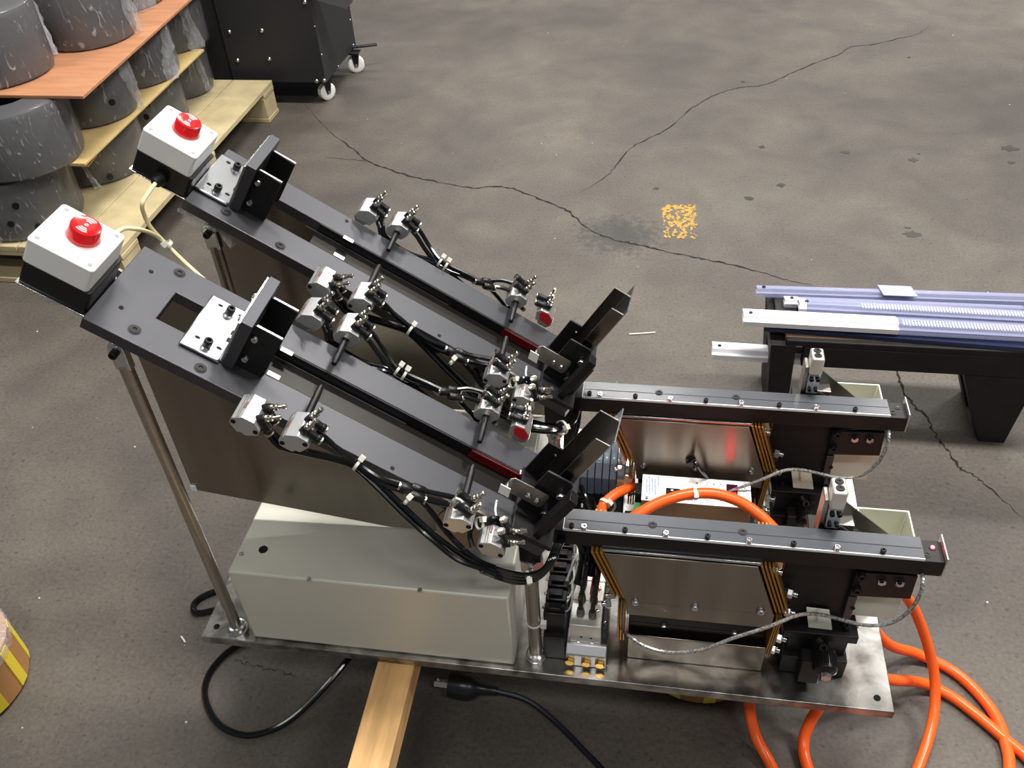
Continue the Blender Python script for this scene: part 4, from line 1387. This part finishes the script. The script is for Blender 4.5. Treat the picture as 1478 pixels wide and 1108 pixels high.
seg7(1105, 366, 14, 22, 'abcdef')
seg7(1150, 369, 14, 22, 'abcdef')
M_ink = mat('grey_print', (128, 132, 140), .5)
M_blue = mat('blue_print', (92, 128, 186), .5)
M_navy = mat('navy_print', (36, 56, 150), .5)


def ring(cx, cy, rx, ry, m, nm, wd=4.0):
    n = 22
    o = [fpx(cx + math.cos(6.2832 * k / n) * rx, cy + math.sin(6.2832 * k / n) * ry) for k in range(n)]
    i = [fpx(cx + math.cos(6.2832 * k / n) * (rx - wd), cy + math.sin(6.2832 * k / n) * (ry - wd)) for k in range(n)]
    up = V((0, 0, .0003))
    vs = o + i + [q + up for q in o] + [q + up for q in i]
    fs = []
    for k in range(n):
        j = (k + 1) % n
        fs += [(2 * n + k, 2 * n + j, 3 * n + j, 3 * n + k), (k, j, 2 * n + j, 2 * n + k), (n + k, 3 * n + k, 3 * n + j, n + j)]
    return MB().add([tuple(q) for q in vs], fs).build(nm, m, ct, smooth=0)


for cx, cy, up_ in ((828, 230, 0), (990, 240, 1), (833, 400, 0), (996, 410, 1)):
    rg = ring(cx, cy, 33, 26, M_ink, 'key_ring')
    dy = 10 if up_ else -10
    patch('key_arrow', [(cx - 12, cy - dy * .8), (cx + 12, cy - dy * .8), (cx, cy + dy)] if not up_ else [(cx - 12, cy - dy * .8), (cx, cy + dy), (cx + 12, cy - dy * .8)], M_ink, .0003, rg)
for cx, cy in ((905, 238), (908, 408), (707, 222), (708, 395)):
    patch('indicator_dot', [(cx - 7, cy + 7), (cx + 7, cy + 7), (cx + 7, cy - 7), (cx - 7, cy - 7)], M_dark, .0003)
for cx in (800, 908, 1008):
    MB().lathe([(.0020, 0), (.0020, .0012), (.0012, .0015)], fpx(cx, 318), (0, 0, 1), 12).build('push_button', M_blackp, ct)
og = ring(1270, 270, 33, 58, M_blue, 'oval_emblem')
for k in range(5):
    patch('emblem_stroke', [(1262, 240 + 14 * k), (1282, 240 + 14 * k), (1282, 233 + 14 * k), (1262, 233 + 14 * k)], M_ink, .0003, og)
rnd = random.Random(3)
tbm = MB()
for cx, y0, y1 in ((112, 160, 325), (142, 148, 360), (178, 165, 330), (212, 170, 355), (248, 150, 235)):
    y = y0
    while y < y1:
        hh = rnd.choice((6, 8, 10))
        P = [fpx(*q) for q in ((cx - 9, y + hh), (cx + 9 - rnd.choice((0, 5)), y + hh), (cx + 9, y), (cx - 9 + rnd.choice((0, 4)), y))]
        tbm.prism([(q.x, q.y) for q in P], F + ZF - .0001, F + ZF + .0002)
        y += hh + 6
tag(tbm.build('printed_table', M_blue, ct, smooth=0), kind='stuff')
gm = MB()
for i in range(9):
    x, y = 585 + (i % 3) * 26, 250 + (i // 3) * 26
    P = [fpx(*q) for q in ((x, y + 16), (x + 20, y + 16), (x + 20, y), (x, y))]
    gm.prism([(q.x, q.y) for q in P], F + ZF - .0001, F + ZF + .0002)
tag(gm.build('printed_symbols', mat('pale_grey_print', (176, 182, 198), .5), ct, smooth=0), kind='stuff')
for x in (585, 622):
    patch('navy_mark', [(x, 424), (x + 33, 426), (x + 33, 402), (x, 400)], M_navy, .0003)
put('button_screw', btn_me, ct, orient(fpx(110, 400), (0, 0, 1)) @ scl(.62))
MB().box(.5085, .5168, .190, .206, F + .060, F + .074).build('green_terminal', mat('green_terminal', (70, 150, 92), .4), ct, .0006)
MB().box(.497, .5160, .186, .2085, F + .0005, F + .055).build('wiring_block', M_black, ct, .001)
MB().box(.5085, .5168, .210, .228, F + .056, F + .086).build('black_connector', M_blackp, ct, .0006)

# ------------------------------------------------------------------ brass plugged valve manifold (front)
mv = thing('valve_manifold', (.466, .08, F), 'pale aluminium valve manifold with three brass plugs on its front', 'manifold')
MB().prism([(.0150, F + .0005), (.165, F + .0005), (.165, F + .030), (.0245, F + .030), (.0150, F + .022)], .4425, .4885, 'x').build('manifold_base', M_alu, mv, .0012)
for k, y in enumerate((.0270, .0615, .0895, .1175)):
    y1 = (.0610, .0890, .1170, .1450)[k]
    vb_ = MB().box(.4460, .4815, y, y1, F + .0302, F + .062).build('valve_body', M_pale, mv, .0010)
    if k == 0:
        for u, v in ((839, 919), (853, 921)):
            put('hole', hole_me, vb_, orient(aty(u, v, .0269), (0, -1, 0)) @ scl(.6))
    MB().lathe([(.0022, 0), (.0024, .0015), (.0012, .002)], (.4755, (y + y1) / 2 + .004, F + .0621), (0, 0, 1), 10).build('override_button', M_zinc, vb_)
MB().box(.4820, .4880, .0270, .145, F + .0302, F + .058).build('pilot_block', M_blackp, mv, .0008)
for y in (.036, .062, .088, .114):
    put('button_screw', btn_me, mv, orient((.4850, y, F + .0582), (0, 0, 1)) @ scl(.62))
for u, v in ((822, 937), (846, 939), (866, 945)):
    q = aty(u, v, .0148)
    MB().lathe([(.0052, 0), (.0058, .0004), (.0058, .0032), (.0052, .0038)], V((q.x, .0150, F + .0105)), (0, -1, 0), 6, ).build('brass_plug', M_brass, mv, smooth=20)
for u, v in ((835, 925), (855, 927)):
    put('button_screw', btn_me, mv, orient(at(u, v, .030), (0, -.5, 1)) @ scl(.7))
for k, (u, v) in enumerate(((838, 886), (855, 890), (840, 866), (857, 868))):
    p = at(u, v, .062)
    MB().lathe([(.0046, 0), (.0046, .006), (.0040, .0065), (.0040, .010), (.0034, .0105)], p, (0, 0, 1), 14).build('push_in_fitting', mat('smoky_fitting', (70, 70, 66), .3), mv)
    MB().tube([p + V((0, 0, .008)), p + V((.001, .006, .030)), p + V((.004, .022, .060)), at(846 + 5 * k, 812 - 6 * k, .105), at(835 + 4 * k, 785, .125)], .0027, 8).build('air_line', M_hose, mv)
# dark red-orange supply piece at the back of the manifold
tag(MB().tube([at(868, 792, .108), at(864, 812, .102), at(861, 832, .088), at(858, 850, .072), at(857, 858, .066)], .0046, 12).build('supply_hose', mat('red_orange_hose', (226, 52, 26), .3)), 'short red orange hose dropping into the back of the brass plugged manifold', 'hose')

# ------------------------------------------------------------------ black valve stack beside the post
vs_t = thing('coil_stack', (.43, .09, F), 'black stack of coil connectors between the support post and the manifold', 'connector stack')
MB().box(.4165, .4415, .022, .170, F + .0005, F + .040).build('stack_base', M_black, vs_t, .001)
for k in range(7):
    y = .030 + .0192 * k
    md = MB().box(.4165, .4405, y, y + .0150, F + .0402, F + .074).build('coil_connector', M_blackp, vs_t, .0014)
    MB().box(.4205, .4360, y + .003, y + .012, F + .0742, F + .080).build('coil_cap', M_blackp, md, .0014)
    put('button_screw', btn_me, md, orient((.4160, y + .0075, F + .0742), (0, 0, 1)) @ scl(.55))
    MB().tube([(.4380, y + .007, F + .070), (.4440, y + .008, F + .074), (.4475, y + .014 + .003 * (k % 3), F + .084 + .004 * (k % 2)), (.4460, y + .030, F + .098)], .0011, 6).build('white_lead', M_offw if k % 2 else mat('grey_lead', (170, 170, 170), .4), md)
MB().lathe([(.0016, 0), (.0016, .0012), (.0008, .0018)], at(803, 789, .093), (0, 0, 1), 10).build('lit_indicator', mat('lit_orange_led', (255, 90, 40), .3, emit=(255, 70, 25), estr=14), vs_t)
for q in ([(848, 798, .10), (836, 815, .092), (832, 838, .080), (826, 855, .072), (818, 868, .068)], [(843, 792, .104), (830, 806, .098), (824, 822, .088), (818, 838, .078)], [(858, 806, .098), (848, 822, .09), (845, 846, .076), (836, 862, .066)]):
    MB().tube([at(*z) for z in q], .0014, 6).build('grey_lead', mat('grey_lead'), vs_t)
for q in ([(842, 775, .135), (848, 795, .12), (846, 820, .10), (838, 845, .085)], [(836, 778, .135), (841, 800, .118), (838, 822, .10), (832, 842, .086)], [(854, 778, .13), (858, 800, .115), (852, 830, .092)]):
    MB().tube([at(*z) for z in q], .0042, 8).build('black_lead', M_hose, vs_t)

# ------------------------------------------------------------------ far valve bank with clear covers
vk = thing('valve_bank', (.455, .27, F), 'valve bank with blue grey clear covers below the near chute', 'valve bank')
MB().box(.418, .4935, .232, .300, F + .0005, F + .046).build('bank_base', M_black, vk, .001)
M_vcov = mat('blue_grey_clear_cover', (92, 104, 122), .42)
M_teal = mat('teal_print', (96, 140, 140), .4)
for k in range(7):
    x = .4190 + .0093 * k
    vv_ = MB().prism([(.2395, F + .0462), (.2990, F + .0462), (.2990, F + .088), (.2560, F + .088), (.2395, F + .076)], x, x + .0085, 'x').build('valve_slice', M_vcov, vk, .0006)
    MB().box(x + .0022, x + .0062, .2600, .2740, F + .0882, F + .0886).build('teal_window', M_teal, vv_)
    MB().box(x + .0030, x + .0054, .2640, .2665, F + .0887, F + .0890).build('white_mark', M_white, vv_)
    MB().box(x + .0012, x + .0074, .2290, .2315, F + .030, F + .045).build('lower_plug', M_blackp, vv_, .0005)
    MB().lathe([(.0011, 0), (.0011, .001)], (x + .0043, .2289, F + .037), (0, -1, 0), 8).build('pin_mark', M_redd if k > 4 else M_zinc, vv_)
MB().box(.4845, .4935, .2385, .300, F + .0462, F + .086).build('end_block', mat('pale_blue_grey', (120, 130, 148), .45), vk, .001)
put('button_screw', btn_me, vk, orient((.489, .2384, F + .062), (0, -1, .4)) @ scl(.9))
for y in (.262, .238):
    MB().lathe([(.0055, 0), (.0060, .0008), (.0060, .0085), (.0045, .0100)], (.4937, y, F + .072), (1, 0, 0), 16).build('white_fitting', M_offw, vk)
cn = MB().box(-.0095, .0095, -.006, .006, -.004, .008, MX.Translation(at(902, 697, .070)) @ MX.Rotation(-.25, 4, 'Z')).build('sensor_plug', mat('salmon_plug', (214, 150, 112), .4), vk, .001)
for q in ([(856, 715, .04), (866, 706, .046), (878, 703, .05)], [(866, 720, .036), (870, 706, .05), (868, 699, .056)], [(880, 742, .03), (888, 730, .04), (880, 716, .046), (868, 712, .044)]):
    MB().tube([at(*z) for z in q], .0016, 6).build('white_lead', M_offw, vk)
for q in ([(838, 700, .07), (846, 720, .06), (856, 742, .055)], [(845, 690, .05), (858, 712, .045), (872, 745, .05)]):
    MB().tube([at(*z) for z in q], .0030, 8).build('black_lead', M_hose, vk)
# second row of black fittings under the near chute
MB().tube([at(840, 735, .10), at(836, 760, .10), at(842, 782, .095)], .0040, 8).build('black_lead', M_hose, vk)

# ------------------------------------------------------------------ orange hoses on the machine
oh = MB().tube([at(860, 790, .070), at(884, 768, .096), at(918, 744, .112), at(945, 728, .119), at(975, 717, .124), at(1003, 712, .126), at(1035, 713, .126), at(1068, 724, .122), at(1096, 743, .114), at(1116, 762, .104), at(1150, 800, .085),
                at(1190, 815, .070), at(1240, 830, .045), at(1285, 845, .01), at(1312, 866, -.03), at(1334, 915, -.085), at(1348, 970, -.135), at(1349, 1020, -.165), at(1341, 1062, -.178), at(1325, 1108, -.184), at(1300, 1170, -.19)], .0066, 12).build('air_hose', M_orange)
tag(oh, 'orange air hose arching over the white controller and down past the near bin', 'hose')
q = [at(864, 762, .066), at(866, 742, .076), at(873, 726, .082), at(888, 713, .082), at(903, 706, .078), at(914, 702, .070)]
tag(MB().tube(q, .0064, 12).build('air_hose', M_orange), 'short orange air hose bending away from the salmon plug by the valve bank', 'hose')


def tie_round(name_label, p, d, r):
    d = V(d).normalized()
    o = MB()
    o.lathe([(r, -.0020), (r + .0010, -.0020), (r + .0010, .0020), (r, .0020), (r, -.0020)], p, d, 20, cap=False)
    n = d.cross(V((0, 0, 1))).normalized()
    o.box(-.003, .003, -.003, .003, -.0028, .0028, MX.Translation(V(p) + V((0, 0, .5)).normalized() * 0 + (n * .8 + V((0, 0, .6))) * (r + .002)) @ orient((0, 0, 0), d))
    return tag(o.build('cable_tie', M_offw), name_label, 'cable tie')


tie_round('white cable tie around the orange hose on top of the controller', at(1003, 712, .126), at(1035, 713, .126) - at(975, 717, .124), .0068)
tie_round('white cable tie around the short orange hose by the valve bank', at(873, 726, .082), at(888, 713, .082) - at(866, 742, .076), .0066)

# ------------------------------------------------------------------ cream cables of the alarm boxes
hb_ = [V(tp(-.030, .0074 + DY - .013, .006)), att(206, 300, -.02), att(216, 324, -.03), att(231, 340, -.05)]
cream = [([tp(-.030, .0074 + DY - .012, .006), att(206, 292, .0), att(209, 312, -.02), att(219, 330, -.035), att(238, 350, -.05), att(262, 374, -.055), att(285, 395, -.055), att(305, 412, -.055), att(340, 440, -.06)], 'cream cable hanging from the gland of the far alarm box'),
         ([tp(-.026, .067, .008), tp(-.026, .090, .006), att(176, 331, .002), att(194, 330, .0), att(212, 334, -.015), att(228, 342, -.04), att(241, 353, -.053), att(264, 378, -.057), att(288, 402, -.058), att(306, 418, -.058), att(338, 446, -.063)], 'cream cable running from the right side of the near alarm box')]
for P, lb in cream:
    tag(MB().tube(P, .0022, 10).build('alarm_cable', M_cable), lb, 'cable')
tie_round('white cable tie joining the two cream alarm cables', (att(242, 353, -.052) + att(241, 353, -.050)) / 2, att(264, 376, -.056) - att(228, 341, -.04), .0052)
for k in range(2):
    tag(MB().tube([at(497 + 3 * k, 500 + 5 * k, .129), at(520, 510 + 4 * k, .1285), at(550, 519 + 4 * k, .1285), at(575, 530 + 4 * k, .1285), at(600, 548 + 4 * k, .1285), at(630, 580 + 3 * k, .1285)], .0022, 8).build('alarm_cable', M_cable),
        ('upper' if k == 0 else 'lower') + ' cream cable lying on the cover box between the two tracks', 'cable')

# ------------------------------------------------------------------ hose bundles running down to the valves
n1 = thing('air_line_bundle', aty(766, 832, .002), 'tied bundle of black air lines curving round the near support post', 'air lines')
for k, (o, r) in enumerate(((0, .0028), (5, .0028), (-4, .0025), (9, .0025))):
    P = [att(692 + o * .3, 815 + o, -.0175), aty(716 + o * .2, 824 + o, -.018), aty(742, 831 + o, -.006), aty(764, 832 + o * .8, .001), aty(783, 824 + o * .6, .004), aty(795 + o * .5, 808, .010), aty(803 + o * .6, 788, .026), aty(812 + o * .5, 774, .050)]
    MB().tube(P, r, 8).build('air_line', M_hose, n1)


def tie_on(par, p, d, r):
    d = V(d).normalized()
    o = MB()
    o.lathe([(r, -.0016), (r + .0010, -.0016), (r + .0010, .0016), (r, .0016), (r, -.0016)], p, d, 20, cap=False)
    n = d.cross(V((0, 0, 1))).normalized()
    o.box(-.003, .003, -.003, .003, -.0028, .0028, MX.Translation(V(p) + (n * .8 + V((0, 0, .6))) * (r + .002)) @ orient((0, 0, 0), d))
    o.build('cable_tie', M_offw, par)


tie_on(n1, aty(762, 834, .001), aty(783, 826, .004) - aty(742, 833, -.006), .0066)
n2 = thing('air_line_bundle', at(806, 617, .195), 'tied bundle of black air lines at the lower end of the far track', 'air lines')
for k in range(5):
    o = k - 2
    P = [att(690 + 4 * o, 522 + 10 * k, -.012), att(705 + 3 * o, 548 + 9 * k, -.030), at(742, 604 + 5 * o, .205), at(776, 616 + 3 * o, .200), at(806, 617 + 2 * o, .195), at(824 + 2 * o, 604 + 2 * o, .185), at(833 + 2 * o, 586, .17), at(828 + 3 * o, 600 + 4 * k, .13), at(822 + 3 * o, 640, .10), at(826 + 3 * o, 690, .07)]
    MB().tube(P, .0027, 8).build('air_line', M_hose, n2)
tie_on(n2, at(811, 617, .196), at(824, 606, .186) - at(790, 617, .198), .0080)

# ------------------------------------------------------------------ crumpled clear film under the far track end
rn = random.Random(4)
vs, fs = [], []
P0, P1 = att(262, 296, -.016), att(330, 334, -.016)
for i in range(10):
    f = i / 9
    for j in range(5):
        g_ = j / 4
        q = P0.lerp(P1, f) + V((rn.uniform(-.004, .004), rn.uniform(-.008, .008), -.022 * g_ * (0.6 + .5 * math.sin(f * 7)) + rn.uniform(-.003, .003)))
        vs.append(tuple(q))
for i in range(9):
    for j in range(4):
        fs.append((i * 5 + j, i * 5 + j + 1, i * 5 + j + 6, i * 5 + j + 5))
fm = MB().add(vs, fs).build('film_scrap', M_filmw, smooth=60)
tag(fm, 'crumpled scrap of clear film hanging under the far track end', 'film')
